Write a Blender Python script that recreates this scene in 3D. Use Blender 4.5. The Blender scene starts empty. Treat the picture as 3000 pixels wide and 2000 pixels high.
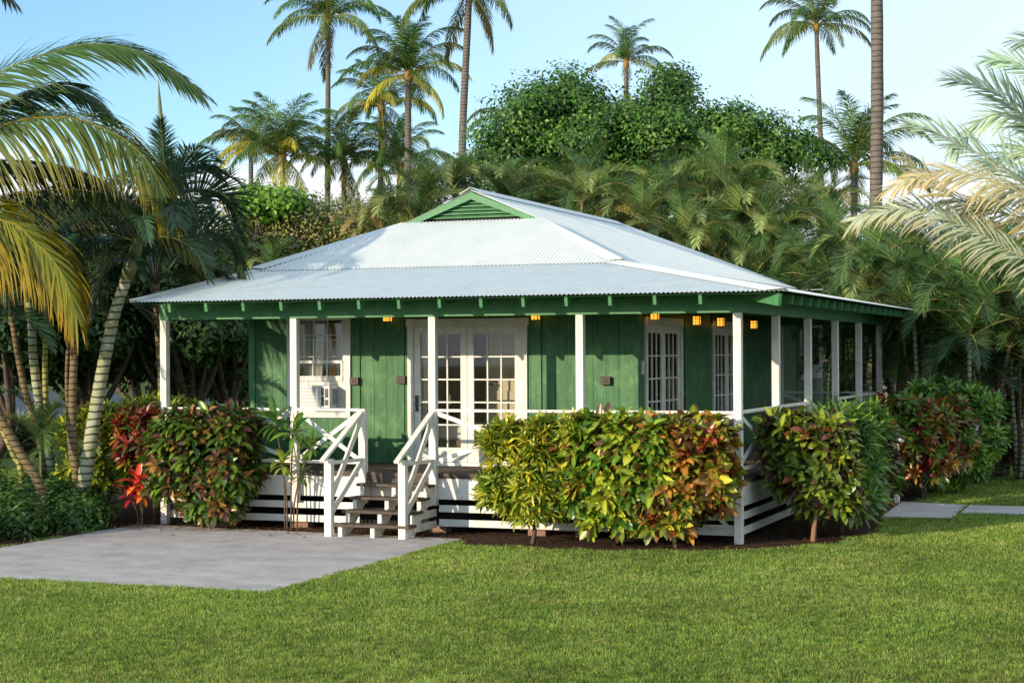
import bpy, math, random
import numpy as np
from mathutils import Vector, Matrix
random.seed(11)
RG = np.random.default_rng(11)
D = bpy.data
SC = bpy.context.scene
C = SC.collection
PI = math.pi
G = -0.1                                   # ground level; z = 0 is the bottom of the porch skirting

# ------------------------------------------------------------------ camera
YAW, FPX, PITCH, ROLL = 0.365783, 5090.1, 0.0068197, -0.0051144
CAM = np.array([5.44217, -22.58221, 2.44112])
_fw = np.array([-math.sin(YAW), math.cos(YAW), 0.0]); _r = np.array([math.cos(YAW), math.sin(YAW), 0.0]); _u = np.array([0, 0, 1.0])
FW = _fw*math.cos(PITCH)+_u*math.sin(PITCH); UP = _u*math.cos(PITCH)-_fw*math.sin(PITCH)
cr, sr = math.cos(ROLL), math.sin(ROLL)
RX = _r*cr+UP*sr; RY = -_r*sr+UP*cr
def at(u, v, Z):
    """world point seen at pixel (u, v) of the 3000 px wide photograph, Z metres ahead"""
    return CAM+(FW+RX*(u-1500)/FPX-RY*(v-1000)/FPX)*Z
cd = D.cameras.new('camera'); cam = D.objects.new('camera', cd); C.objects.link(cam)
cd.sensor_width = 36; cd.lens = FPX/3000*36; cd.clip_start = .1; cd.clip_end = 6000
m = Matrix.Identity(4)
for i in range(3):
    m[i][0] = RX[i]; m[i][1] = RY[i]; m[i][2] = -FW[i]; m[i][3] = CAM[i]
cam.matrix_world = m
SC.camera = cam

# ------------------------------------------------------------------ mesh helpers
class MB:
    def __init__(s): s.v = []; s.f = []
    def add(s, vs, fs):
        o = len(s.v); s.v += [tuple(map(float, p)) for p in vs]; s.f += [tuple(i+o for i in f) for f in fs]; return s
    def box(s, x0, x1, y0, y1, z0, z1):
        if x0 > x1: x0, x1 = x1, x0
        if y0 > y1: y0, y1 = y1, y0
        return s.add([(x0,y0,z0),(x1,y0,z0),(x1,y1,z0),(x0,y1,z0),(x0,y0,z1),(x1,y0,z1),(x1,y1,z1),(x0,y1,z1)],
                     [(0,3,2,1),(4,5,6,7),(0,1,5,4),(1,2,6,5),(2,3,7,6),(3,0,4,7)])
    def bar(s, a, b, w, h, side=None):
        """bar from a to b; w across (side direction), h the other way"""
        a = Vector(a); b = Vector(b); t = (b-a).normalized()
        sd = Vector(side) if side else t.cross(Vector((0,0,1)))
        sd = (sd-t*sd.dot(t)).normalized(); n = sd.cross(t).normalized()
        sd = sd*w/2; n = n*h/2
        vs = [p+sd*i+n*j for p in (a, b) for i, j in ((-1,-1),(1,-1),(1,1),(-1,1))]
        return s.add(vs, [(0,1,2,3),(7,6,5,4),(0,4,5,1),(1,5,6,2),(2,6,7,3),(3,7,4,0)])
    def tube(s, pts, rad, n=8, cap=True):
        pts = [Vector(p) for p in pts]; vs = []; k = len(pts)
        if not hasattr(rad, '__len__'): rad = [rad]*k
        for i, p in enumerate(pts):
            t = (pts[min(i+1, k-1)]-pts[max(i-1, 0)]).normalized()
            a = t.cross(Vector((.3,.94,.1))).normalized(); b = t.cross(a)
            vs += [p+(a*math.cos(2*PI*j/n)+b*math.sin(2*PI*j/n))*rad[i] for j in range(n)]
        fs = [(i*n+j, i*n+(j+1) % n, (i+1)*n+(j+1) % n, (i+1)*n+j) for i in range(k-1) for j in range(n)]
        if cap: fs += [tuple(range(n))[::-1], tuple(range((k-1)*n, k*n))]
        return s.add(vs, fs)
    def build(s, name, mt, parent=None, bevel=0, smooth=False, solid=0):
        me = D.meshes.new(name); me.from_pydata(s.v, [], s.f); me.update()
        if smooth: me.shade_smooth()
        me.materials.append(mt)
        o = D.objects.new(name, me); C.objects.link(o)
        if parent is not None: o.parent = parent
        if bevel:
            b = o.modifiers.new('b', 'BEVEL'); b.width = bevel; b.segments = 1; b.limit_method = 'ANGLE'
        if solid:
            b = o.modifiers.new('s', 'SOLIDIFY'); b.thickness = solid; b.offset = -1
        return o
def npmesh(name, V, F, col=None, mt=None):
    me = D.meshes.new(name); V = np.asarray(V, dtype=np.float32); F = np.asarray(F, dtype=np.int32)
    me.vertices.add(len(V)); me.vertices.foreach_set('co', V.ravel())
    me.loops.add(F.size); me.loops.foreach_set('vertex_index', F.ravel())
    me.polygons.add(len(F)); me.polygons.foreach_set('loop_start', np.arange(0, F.size, F.shape[1], dtype=np.int32))
    me.update(calc_edges=True)
    if col is not None:
        a = me.color_attributes.new('Col', 'FLOAT_COLOR', 'POINT')
        a.data.foreach_set('color', np.hstack([col, np.ones((len(col), 1))]).astype(np.float32).ravel())
    if mt: me.materials.append(mt)
    return me
def obj(name, me, parent=None, loc=None, rz=0, sc=1, rot=None):
    o = D.objects.new(name, me); C.objects.link(o)
    if parent is not None: o.parent = parent
    if loc is not None: o.location = loc
    o.rotation_euler = rot if rot else (0, 0, rz); o.scale = (sc, sc, sc) if not hasattr(sc, '__len__') else sc
    return o
def thing(name, label, cat, loc=(0,0,0), group=None):
    o = D.objects.new(name, None); C.objects.link(o); o.location = loc; o.empty_display_size = .2
    return tag(o, label, cat, group)
def tag(o, label, cat, group=None):
    o['label'] = label; o['category'] = cat
    if group: o['group'] = group
    return o
def struct(o, kind='structure'): o['kind'] = kind; return o
def sub(P, p): return tuple(np.asarray(p, float)-np.asarray(P, float))
ORD = 'first second third fourth fifth sixth seventh eighth ninth tenth eleventh twelfth thirteenth fourteenth fifteenth sixteenth seventeenth eighteenth nineteenth twentieth'.split()

# ------------------------------------------------------------------ materials
def nt(name):
    mt = D.materials.new(name); mt.use_nodes = True; t = mt.node_tree; b = t.nodes['Principled BSDF']; return mt, t, b
def N(t, ty, **kw):
    n = t.nodes.new(ty)
    for k, v in kw.items():
        if k in n.inputs: n.inputs[k].default_value = v
        else: setattr(n, k, v)
    return n
def surf(name, c1, c2, rough=.6, scale=4, stretch=(1,1,1), bump=.15, bscale=60, spec=.4, c3=None, s3=1.2, metal=0, bstretch=None, lo=.35, hi=.65, dist=.004):
    mt, t, b = nt(name); L = t.links.new
    tc = N(t, 'ShaderNodeTexCoord'); mp = N(t, 'ShaderNodeMapping', Scale=stretch); L(tc.outputs['Object'], mp.inputs[0])
    n1 = N(t, 'ShaderNodeTexNoise', Scale=scale, Detail=8, Roughness=.65); L(mp.outputs[0], n1.inputs['Vector'])
    r1 = N(t, 'ShaderNodeMapRange'); r1.inputs[1].default_value = lo; r1.inputs[2].default_value = hi; L(n1.outputs[0], r1.inputs[0])
    mx = N(t, 'ShaderNodeMix', data_type='RGBA'); mx.inputs[6].default_value = (*c1, 1); mx.inputs[7].default_value = (*c2, 1); L(r1.outputs[0], mx.inputs[0])
    out = mx.outputs[2]
    if c3:
        n3 = N(t, 'ShaderNodeTexNoise', Scale=s3, Detail=6, Roughness=.7); L(tc.outputs['Object'], n3.inputs['Vector'])
        r3 = N(t, 'ShaderNodeMapRange'); r3.inputs[1].default_value = .5; r3.inputs[2].default_value = .72; L(n3.outputs[0], r3.inputs[0])
        m3 = N(t, 'ShaderNodeMix', data_type='RGBA'); L(r3.outputs[0], m3.inputs[0]); L(out, m3.inputs[6]); m3.inputs[7].default_value = (*c3, 1); out = m3.outputs[2]
    L(out, b.inputs['Base Color'])
    b.inputs['Roughness'].default_value = rough; b.inputs['Specular IOR Level'].default_value = spec; b.inputs['Metallic'].default_value = metal
    if bump:
        mp2 = N(t, 'ShaderNodeMapping', Scale=bstretch or stretch); L(tc.outputs['Object'], mp2.inputs[0])
        n2 = N(t, 'ShaderNodeTexNoise', Scale=bscale, Detail=5, Roughness=.6); L(mp2.outputs[0], n2.inputs['Vector'])
        bp = N(t, 'ShaderNodeBump', Strength=bump, Distance=dist*3); L(n2.outputs[0], bp.inputs['Height']); L(bp.outputs[0], b.inputs['Normal'])
    return mt
def leafmat(name, trans=.3, rough=.45, spec=.35, jit=.25, tint=(1.15, 1.25, .7)):
    mt, t, b = nt(name); L = t.links.new
    at_ = N(t, 'ShaderNodeAttribute'); at_.attribute_name = 'Col'
    oi = N(t, 'ShaderNodeObjectInfo'); mr = N(t, 'ShaderNodeMapRange'); mr.inputs[3].default_value = 1-jit; mr.inputs[4].default_value = 1+jit
    L(oi.outputs['Random'], mr.inputs[0])
    hs = N(t, 'ShaderNodeHueSaturation'); L(at_.outputs['Color'], hs.inputs['Color']); L(mr.outputs[0], hs.inputs['Value'])
    L(hs.outputs[0], b.inputs['Base Color']); b.inputs['Roughness'].default_value = rough; b.inputs['Specular IOR Level'].default_value = spec
    tr = N(t, 'ShaderNodeBsdfTranslucent'); mu = N(t, 'ShaderNodeMix', data_type='RGBA', blend_type='MULTIPLY'); mu.inputs[0].default_value = 1
    L(hs.outputs[0], mu.inputs[6]); mu.inputs[7].default_value = (*tint, 1); L(mu.outputs[2], tr.inputs[0])
    ms = N(t, 'ShaderNodeMixShader'); ms.inputs[0].default_value = trans
    L(b.outputs[0], ms.inputs[1]); L(tr.outputs[0], ms.inputs[2]); L(ms.outputs[0], t.nodes['Material Output'].inputs[0])
    return mt
M = {}
M['green'] = surf('green_paint', (.025,.108,.04), (.062,.19,.066), .5, 3, (6,6,.5), .4, 40, .35, c3=(.12,.28,.115), s3=2.6, bstretch=(4,4,.35))
M['green_trim'] = surf('green_trim_paint', (.05,.19,.075), (.08,.24,.10), .5, 3, (3,3,3), .2, 40, .35, c3=(.10,.26,.12), s3=3)
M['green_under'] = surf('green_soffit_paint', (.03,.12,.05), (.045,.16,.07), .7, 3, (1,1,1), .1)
M['white'] = surf('white_paint', (.74,.71,.64), (.80,.775,.71), .5, 5, (1,1,1), .3, 40, .35, c3=(.57,.53,.45), s3=6)
M['roof'] = surf('white_roof_metal', (.70,.745,.715), (.76,.79,.765), .62, 2, (1,1,1), .03, 20, .3, c3=(.64,.68,.655), s3=1.9)
M['cap'] = surf('white_flashing', (.74,.765,.73), (.78,.795,.76), .6, 3, (1,1,1), .02, 20, .5)
M['deckwood'] = surf('weathered_deck_wood', (.075,.055,.045), (.15,.12,.10), .75, 5, (1,8,8), .5, 30, .2, c3=(.06,.045,.04), s3=6, bstretch=(1,12,12))
M['concrete'] = surf('weathered_concrete', (.46,.415,.39), (.60,.55,.52), .85, 1.3, (1,1.7,1), .6, 22, .25, c3=(.36,.33,.32), s3=2.3, dist=.01, bstretch=(1,3,1))
M['soil'] = surf('garden_soil', (.045,.026,.018), (.11,.062,.042), .95, 9, (1,1,1), 1, 30, .1, c3=(.16,.10,.06), s3=14, dist=.03)
M['asphalt'] = surf('asphalt', (.05,.06,.08), (.07,.08,.10), .8, 3, (1,1,1), .2)
M['lawn'] = surf('lawn_ground', (.07,.12,.03), (.12,.16,.045), .95, 1.1, (1,1,1), .8, 60, .05, c3=(.13,.13,.05), s3=.6, dist=.02)
M['cream'] = surf('cream_interior_paint', (.62,.52,.38), (.66,.56,.42), .7, 2, (1,1,1), .05)
M['dark'] = surf('painted_recess_shade', (.012,.012,.012), (.02,.018,.016), .9, 3, (1,1,1), 0)  # near-black colour standing in for shade inside openings
M['brownmetal'] = surf('dark_brown_metal', (.035,.018,.012), (.05,.025,.018), .5, 9, (1,1,1), .1)
M['black'] = surf('black_metal', (.015,.015,.017), (.03,.03,.033), .4, 9, (1,1,1), .05)
M['acwhite'] = surf('appliance_plastic', (.72,.73,.74), (.76,.77,.78), .4, 3, (1,1,1), .02)
M['acgrey'] = surf('grey_plastic', (.28,.30,.32), (.33,.35,.37), .5, 3, (1,1,1), .02)
M['curtain'] = surf('sheer_curtain_fabric', (.74,.70,.62), (.80,.76,.70), .9, 3, (1,1,1), .1)
M['drape'] = surf('tan_curtain_fabric', (.42,.27,.12), (.48,.32,.16), .9, 3, (1,1,1), .1)
M['wood'] = surf('interior_wood', (.10,.05,.025), (.16,.08,.04), .5, 4, (1,6,1), .1)
M['brick'] = surf('pier_block', (.22,.12,.08), (.30,.19,.13), .9, 8, (1,1,1), .3)
M['bark'] = surf('grey_bark', (.13,.105,.085), (.22,.185,.155), .9, 6, (1,1,.6), .8, 25, .15, c3=(.08,.065,.05), s3=3, dist=.02)
M['branch'] = surf('brown_branch', (.07,.05,.038), (.15,.11,.085), .9, 9, (1,1,.5), .6, 30, .15, dist=.01)
M['litstem'] = surf('sunlit_stem_tone', (.24,.13,.07), (.34,.21,.12), .85, 12, (1,1,.4), .5, 40, .2)  # lit version of the branch colour, sunlit warmth put into it
M['fibre'] = surf('palm_fibre', (.30,.17,.06), (.42,.26,.09), .9, 14, (1,1,.4), .6, 40, .1)
M['crownshaft'] = surf('palm_crownshaft', (.10,.13,.05), (.20,.21,.09), .5, 6, (1,1,.3), .15, 20, .4)
M['blueroof'] = surf('pale_blue_roof_metal', (.30,.38,.46), (.40,.47,.54), .45, 3, (1,1,1), .05)
M['tan'] = surf('tan_wall_paint', (.50,.36,.20), (.58,.43,.26), .7, 3, (1,1,1), .1)
M['hillm'] = surf('hill_vegetation', (.05,.10,.07), (.075,.13,.085), 1, .05, (1,1,1), 0)
M['pink'] = surf('pink_petals', (.75,.16,.22), (.85,.3,.34), .6, 8, (1,1,1), 0)
M['blue'] = surf('blue_petals', (.30,.34,.75), (.42,.46,.85), .6, 8, (1,1,1), 0)
def ringed(name, c1, c2, ring, period, yellow=None):
    mt, t, b = nt(name); L = t.links.new
    tc = N(t, 'ShaderNodeTexCoord'); sx = N(t, 'ShaderNodeSeparateXYZ'); L(tc.outputs['Object'], sx.inputs[0])
    nz = N(t, 'ShaderNodeTexNoise', Scale=3.0, Detail=5); L(tc.outputs['Object'], nz.inputs['Vector'])
    m1 = N(t, 'ShaderNodeMath', operation='MULTIPLY_ADD'); L(nz.outputs[0], m1.inputs[0]); m1.inputs[1].default_value = .10; L(sx.outputs[2], m1.inputs[2])
    m2 = N(t, 'ShaderNodeMath', operation='DIVIDE'); L(m1.outputs[0], m2.inputs[0]); m2.inputs[1].default_value = period
    m3 = N(t, 'ShaderNodeMath', operation='FRACT'); L(m2.outputs[0], m3.inputs[0])
    rp = N(t, 'ShaderNodeValToRGB'); L(m3.outputs[0], rp.inputs[0]); e = rp.color_ramp.elements
    e[0].position = 0; e[0].color = (0,0,0,1); e[1].position = .26; e[1].color = (1,1,1,1); x = e.new(.14); x.color = (0,0,0,1)
    n2 = N(t, 'ShaderNodeTexNoise', Scale=5.0, Detail=7, Roughness=.7); L(tc.outputs['Object'], n2.inputs['Vector'])
    r2 = N(t, 'ShaderNodeMapRange'); r2.inputs[1].default_value = .38; r2.inputs[2].default_value = .62; L(n2.outputs[0], r2.inputs[0])
    mx = N(t, 'ShaderNodeMix', data_type='RGBA'); mx.inputs[6].default_value = (*c1,1); mx.inputs[7].default_value = (*c2,1); L(r2.outputs[0], mx.inputs[0])
    o = mx.outputs[2]
    mr = N(t, 'ShaderNodeMix', data_type='RGBA'); mr.inputs[6].default_value = (*ring,1); L(rp.outputs[0], mr.inputs[0]); L(o, mr.inputs[7])
    L(mr.outputs[2], b.inputs['Base Color']); b.inputs['Roughness'].default_value = .75; b.inputs['Specular IOR Level'].default_value = .2
    bp = N(t, 'ShaderNodeBump', Strength=.5, Distance=.02); L(rp.outputs[0], bp.inputs['Height']); L(bp.outputs[0], b.inputs['Normal'])
    return mt
M['ring_pale'] = ringed('pale_ringed_trunk', (.42,.42,.32), (.30,.32,.15), (.045,.05,.035), .115)
M['ring_yellow'] = ringed('yellow_ringed_trunk', (.42,.36,.10), (.26,.27,.09), (.06,.06,.03), .10)
M['ring_brown'] = ringed('brown_ringed_trunk', (.25,.17,.09), (.15,.12,.06), (.05,.04,.03), .09)
M['coco'] = ringed('coconut_trunk', (.20,.168,.145), (.135,.115,.10), (.07,.056,.048), .16)
M['leaf'] = leafmat('foliage', .28, .42, .4, .18)
M['frond'] = leafmat('palm_frond', .25, .42, .45, .45)
M['far'] = leafmat('distant_frond', .28, .5, .35, .35)
M['croton'] = leafmat('croton_leaf', .25, .30, .5, .05, (1.2,1.1,.7))
M['grassm'] = leafmat('grass_blades', .42, .55, .25, 0)
# glass
mt, t, b = nt('window_glass'); L = t.links.new
fr = N(t, 'ShaderNodeFresnel', IOR=1.5); gl = N(t, 'ShaderNodeBsdfGlossy', Roughness=.02); tp = N(t, 'ShaderNodeBsdfTransparent'); tp.inputs[0].default_value = (.93,.95,.94,1)
ms = N(t, 'ShaderNodeMixShader'); L(fr.outputs[0], ms.inputs[0]); L(tp.outputs[0], ms.inputs[1]); L(gl.outputs[0], ms.inputs[2]); L(ms.outputs[0], t.nodes['Material Output'].inputs[0])
M['glass'] = mt
mt, t, b = nt('amber_lit_glass'); b.inputs['Base Color'].default_value = (.8,.45,.08,1); b.inputs['Emission Color'].default_value = (1,.42,.04,1); b.inputs['Emission Strength'].default_value = .85
M['amber'] = mt

# ------------------------------------------------------------------ world and sun
SUN_EL, SUN_AZ = math.radians(13.5), math.radians(28)      # azimuth measured from -y towards -x
sd = Vector((-math.sin(SUN_AZ)*math.cos(SUN_EL), -math.cos(SUN_AZ)*math.cos(SUN_EL), math.sin(SUN_EL)))
W = D.worlds.new('World'); SC.world = W; W.use_nodes = True; t = W.node_tree; L = t.links.new
bg = t.nodes['Background']
sk = N(t, 'ShaderNodeTexSky', sky_type='NISHITA'); sk.sun_disc = False; sk.sun_elevation = SUN_EL
sk.sun_rotation = math.atan2(sd.x, sd.y); sk.air_density = 1.0; sk.dust_density = .6; sk.ozone_density = 1.6
tc = N(t, 'ShaderNodeTexCoord'); sp = N(t, 'ShaderNodeSeparateXYZ'); L(tc.outputs['Generated'], sp.inputs[0])
mp = N(t, 'ShaderNodeMapping', Scale=(5,5,22)); L(tc.outputs['Generated'], mp.inputs[0])
nz = N(t, 'ShaderNodeTexNoise', Scale=1.6, Detail=9, Roughness=.58); L(mp.outputs[0], nz.inputs['Vector'])
band = N(t, 'ShaderNodeMapRange'); band.interpolation_type = 'SMOOTHSTEP'; band.inputs[1].default_value = .150; band.inputs[2].default_value = .055; band.inputs[3].default_value = -.22; band.inputs[4].default_value = .42
L(sp.outputs[2], band.inputs[0])
ad = N(t, 'ShaderNodeMath', operation='ADD'); L(nz.outputs[0], ad.inputs[0]); L(band.outputs[0], ad.inputs[1])
cl = N(t, 'ShaderNodeMapRange'); cl.interpolation_type = 'SMOOTHSTEP'; cl.inputs[1].default_value = .50; cl.inputs[2].default_value = .66; L(ad.outputs[0], cl.inputs[0])
tn = N(t, 'ShaderNodeMix', data_type='RGBA', blend_type='MULTIPLY'); tn.inputs[0].default_value = 1; L(sk.outputs[0], tn.inputs[6]); tn.inputs[7].default_value = (.60,.76,.90,1)
mx = N(t, 'ShaderNodeMix', data_type='RGBA'); L(cl.outputs[0], mx.inputs[0]); L(tn.outputs[2], mx.inputs[6]); mx.inputs[7].default_value = (4.0,4.15,4.4,1)
vm = N(t, 'ShaderNodeVectorMath', operation='DOT_PRODUCT'); L(tc.outputs['Generated'], vm.inputs[0]); vm.inputs[1].default_value = tuple(_r)      # thin high veil towards the right
ve_ = N(t, 'ShaderNodeMapRange'); ve_.interpolation_type = 'SMOOTHSTEP'; ve_.inputs[1].default_value = -.28; ve_.inputs[2].default_value = .42; ve_.inputs[3].default_value = 0; ve_.inputs[4].default_value = .85; L(vm.outputs['Value'], ve_.inputs[0])
m5 = N(t, 'ShaderNodeMix', data_type='RGBA'); L(ve_.outputs[0], m5.inputs[0]); L(mx.outputs[2], m5.inputs[6]); m5.inputs[7].default_value = (3.3,3.8,4.1,1)
L(m5.outputs[2], bg.inputs[0]); bg.inputs[1].default_value = .15
sl = D.lights.new('sun', 'SUN'); sl.energy = 2.65; sl.angle = math.radians(.5); sl.color = (1,.83,.60)
so = D.objects.new('sun', sl); C.objects.link(so); so.rotation_euler = sd.to_track_quat('Z', 'Y').to_euler(); so.location = (-20,-20,20)
SC.view_settings.view_transform = 'Standard'; SC.view_settings.look = 'None'; SC.view_settings.exposure = .95; SC.view_settings.gamma = 1
SC.cycles.max_bounces = 6; SC.cycles.transparent_max_bounces = 8; SC.cycles.use_denoising = True
SC.cycles.diffuse_bounces = 3; SC.cycles.glossy_bounces = 3; SC.cycles.transmission_bounces = 3

# ------------------------------------------------------------------ ground
def sheet(name, poly, z, mt, thick=0):
    mb = MB(); n = len(poly)
    mb.add([(x, y, z) for x, y in poly], [tuple(range(n))])
    if thick:
        mb.add([(x, y, z-thick) for x, y in poly]+[(x, y, z) for x, y in poly], [(i, (i+1) % n, n+(i+1) % n, n+i) for i in range(n)])
    return struct(mb.build(name, mt))
sheet('lawn', [(-900,-300),(900,-300),(900,1500),(-900,1500)], G, M['lawn'])
SLAB = [(-3.72,-.77),(-9.25,-.2),(-8.95,-3.9),(-8.95,-6.15),(-3.62,-6.15)]
SLAB = [(-3.72,-.62),(-3.62,-6.15),(-9.1,-6.15),(-9.1,-.25),(-6.0,-.5)]
sheet('patio', SLAB, G+.012, M['concrete'], .06)
SOIL = [(-9.6,-.2),(-6.0,-.9),(-3.7,-.95),(-3.3,-1.25),(-2.6,-1.42),(-1.6,-1.38),(-.7,-1.15),(0,-.85),(.7,-.25),(1.15,.5),(1.35,1.2),(1.5,2.2),(1.35,3.3),(1.2,4.15),(1.2,7.1),(1.4,12.5),(1.0,17.2),(-9.2,17.2),(-9.2,2)]
sheet('soil_bed', SOIL, G+.004, M['soil'])
BED = [(-9.1,-6.3),(-9.1,-.2),(-9.25,3.2),(-10.5,4.6),(-14.5,5.5),(-19,4),(-20,-6.3)]
sheet('planting_bed', BED, G+.006, M['soil'])
PATH1 = [(1.2,4.22),(2.22,4.36),(2.2,6.75),(1.1,7.05)]
PATH2 = [(2.26,5.25),(3.3,5.32),(9,5.6),(16,6.5),(16,8.0),(9,7.0),(3.1,6.75),(2.24,6.72)]
sheet('path', PATH1, G+.02, M['concrete'], .08)
sheet('path', PATH2, G+.02, M['concrete'], .08)
sheet('road', [(-160,44),(-38,38),(-30,46),(-36,62),(-90,90),(-160,110)], G+.01, M['asphalt'])
def inpoly(x, y, poly):
    r = np.zeros(len(x), bool); n = len(poly); j = n-1
    for i in range(n):
        xi, yi = poly[i]; xj, yj = poly[j]
        c = ((yi > y) != (yj > y)) & (x < (xj-xi)*(y-yi)/((yj-yi) or 1e-9)+xi)
        r ^= c; j = i
    return r
def vnoise(x, y, s, seed):
    r = np.random.default_rng(seed); T = r.random((128, 128)); x = x/s+1000; y = y/s+1000
    xi = np.floor(x).astype(int); yi = np.floor(y).astype(int); fx = x-xi; fy = y-yi; fx = fx*fx*(3-2*fx); fy = fy*fy*(3-2*fy)
    g = lambda a, b: T[a % 128, b % 128]
    return (g(xi,yi)*(1-fx)+g(xi+1,yi)*fx)*(1-fy)+(g(xi,yi+1)*(1-fx)+g(xi+1,yi+1)*fx)*fy
def grass():
    # blades over the mown lawn, denser near the camera, thinning with distance
    n = 1900000
    Z = 12.0+(RG.random(n)**1.5)*27; X = (RG.random(n)*2-1)*(Z*.39)
    x = CAM[0]+_fw[0]*Z+_r[0]*X; y = CAM[1]+_fw[1]*Z+_r[1]*X
    jx = x+(vnoise(x, y, .16, 31)-.5)*.12+RG.normal(0, .012, n); jy = y+(vnoise(x, y, .16, 32)-.5)*.12+RG.normal(0, .012, n)
    jx2 = x+(vnoise(x, y, .3, 33)-.5)*.35+RG.normal(0, .05, n); jy2 = y+(vnoise(x, y, .3, 34)-.5)*.35+RG.normal(0, .05, n)
    ok = ~(inpoly(jx, jy, SLAB) | inpoly(jx2, jy2, SOIL) | inpoly(jx2, jy2, BED) | inpoly(jx, jy, PATH1) | inpoly(jx, jy, PATH2))
    e = (vnoise(x, y, .12, 3) > .45)
    x = x[ok]; y = y[ok]; Z = Z[ok]; n = len(x)
    h = (.018+.028*RG.random(n))*(.7+.6*vnoise(x, y, .07, 5)); w = .0035+.0025*RG.random(n)
    w = w*np.clip(Z/17, 1, 2.2)
    a = RG.random(n)*2*PI; lean = (.1+RG.random(n)*.7)*h; la = RG.random(n)*2*PI
    dx = np.cos(a)*w; dy = np.sin(a)*w
    V = np.empty((n, 3, 3), np.float32)
    V[:,0] = np.stack([x-dx, y-dy, np.full(n, G)], 1); V[:,1] = np.stack([x+dx, y+dy, np.full(n, G)], 1)
    V[:,2] = np.stack([x+np.cos(la)*lean, y+np.sin(la)*lean, G+h], 1)
    pal = np.array([(.17,.285,.055), (.28,.385,.07), (.07,.145,.035), (.46,.47,.10), (.56,.46,.22)])
    yb = np.clip(.5*vnoise(x, y, 1.6, 8)+.5*vnoise(x, y, .35, 9)-.25, 0, 1)
    r = RG.random(n)+yb*.35-.1
    idx = np.digitize(r, [.28, .52, .76, .96]); base = pal[np.array([2,0,1,3,4])[idx]]
    base = base*(.8+.4*RG.random((n,1)))*(.42+.95*vnoise(x, y, .075, 21)*.7+.5*vnoise(x, y, .8, 22)*.6+.4*vnoise(x, y, 3.1, 23)*.6)[:,None]*1.1
    col = np.repeat(base[:,None], 3, 1); col[:, :2] *= .8
    F = np.arange(n*3).reshape(n, 3)
    o = obj('grass', npmesh('grass', V.reshape(-1,3), F, col.reshape(-1,3), M['grassm'])); struct(o, 'stuff')
    o['label'] = 'short mown green grass with yellowish patches covering the lawn'
grass()

# ------------------------------------------------------------------ cottage
XL, XR = -8.81, 0.0; SY = 11.67; DZ = .75; BZ = 2.965; WF = 2.0; WX = -2.0; WL = -8.48
house = thing('cottage', 'green board cottage with white corrugated metal roof and a white railed porch', 'cottage')
def part(name, mb, mat, parent=house, **k): return mb.build(name, M[mat], parent, **k)
# --- corrugated roof
WV, AMP = .062, .009
def corr(name, s0, s1, low, high, off=0, mat='roof', wave=WV, rows=1):
    n = int((s1-s0)/wave*8); mb = MB(); vs = []
    for i in range(n+1):
        s = s0+(s1-s0)*i/n; dz = AMP*math.sin(2*PI*s/wave)+off
        a = np.array(low(s)); b = np.array(high(s))
        vs += [tuple(a+(0,0,dz)), tuple(b+(0,0,dz))]
    mb.add(vs, [(2*i, 2*i+1, 2*i+3, 2*i+2) for i in range(n)])
    return part(name, mb, mat, solid=.0015)
EX, EF, ELF, EZ = .79, -.80, -8.9, 3.22      # eave right, front, left, height
BRX, BLX, BY, BZZ = -2.25, -8.40, 2.0, 3.78  # break line
RXC, GY0, GY1, RZ = -5.33, 3.8, 11.6, 5.11
ks = (BZZ-EZ)/(BY-EF); kr = (BZZ-EZ)/(EX-BRX)
zf = lambda y: EZ+(y-EF)*ks
zr = lambda x: EZ+(EX-x)*kr
lerp = lambda a, b, t: a+(b-a)*t
def hi_front(x):
    if x > BRX: y = lerp(BY, EF, (x-BRX)/(EX-BRX))
    elif x < BLX: y = lerp(EF, BY, (x-ELF)/(BLX-ELF))
    else: y = BY
    return (x, y, zf(y))
corr('roof', ELF, EX, lambda x: (x, EF, EZ), hi_front)
def hi_right(y):
    x = lerp(EX, BRX, (y-EF)/(BY-EF)) if y < BY else BRX
    return (x, y, zr(x))
corr('roof', EF, SY+.08, lambda y: (EX, y, EZ), hi_right)
zu = lambda y: 3.815+(y-BY)*.472
def hi_uf(x):
    d = min(x-BLX, BRX-x, GY0-BY+.02); d = max(d, 0)*.93 if d < 1.9 else GY0-BY+.02
    d = min(d, GY0-BY+.02)
    return (x, BY+d, zu(BY+d))
corr('roof', BLX, BRX, lambda x: (x, BY-.08, zu(BY-.08)), hi_uf)
su = (RZ-3.815)/(RXC-BRX)
zs = lambda x: 3.815+(x-BRX)*su
def hi_ur(y):
    if y < GY0-.12: x = BRX-(y-BY)*1.07
    elif y <= GY1: x = RXC
    else: x = RXC+(y-GY1)*(BRX-RXC)/(14.6-GY1)
    return (x, y, zs(x))
corr('roof', BY, GY0-.13, lambda y: (BRX+.06, y, zs(BRX+.06)), hi_ur)
corr('roof', GY0-.12, 14.6, lambda y: (BRX+.06, y, zs(BRX+.06)), hi_ur)
zl = lambda x: 3.815+(x-BLX)*(RZ-3.815)/(RXC-BLX)
def hi_ul(y):
    if y < GY0-.12: x = BLX+(y-BY)*1.07
    elif y <= GY1: x = RXC
    else: x = RXC+(y-GY1)*(BLX-RXC)/(14.6-GY1)
    return (x, y, zl(x))
corr('roof', BY, 14.6, lambda y: (BLX-.35, y, zl(BLX-.35)), hi_ul, wave=.124)
mb = MB(); rq = random.Random(8)
for yy in (-.45,.25,.95,1.6):
    x = ELF+.3
    while x < hi_front(EX-.2)[0]+.2:
        if hi_front(x)[1] > yy+.1: q_ = rq.uniform(-.02,.02); mb.box(x-.009,x+.009,yy+q_-.009,yy+q_+.009,zf(yy)+.006,zf(yy)+.016)
        x += .31
part('roof_screws', mb, 'acgrey')
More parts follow.
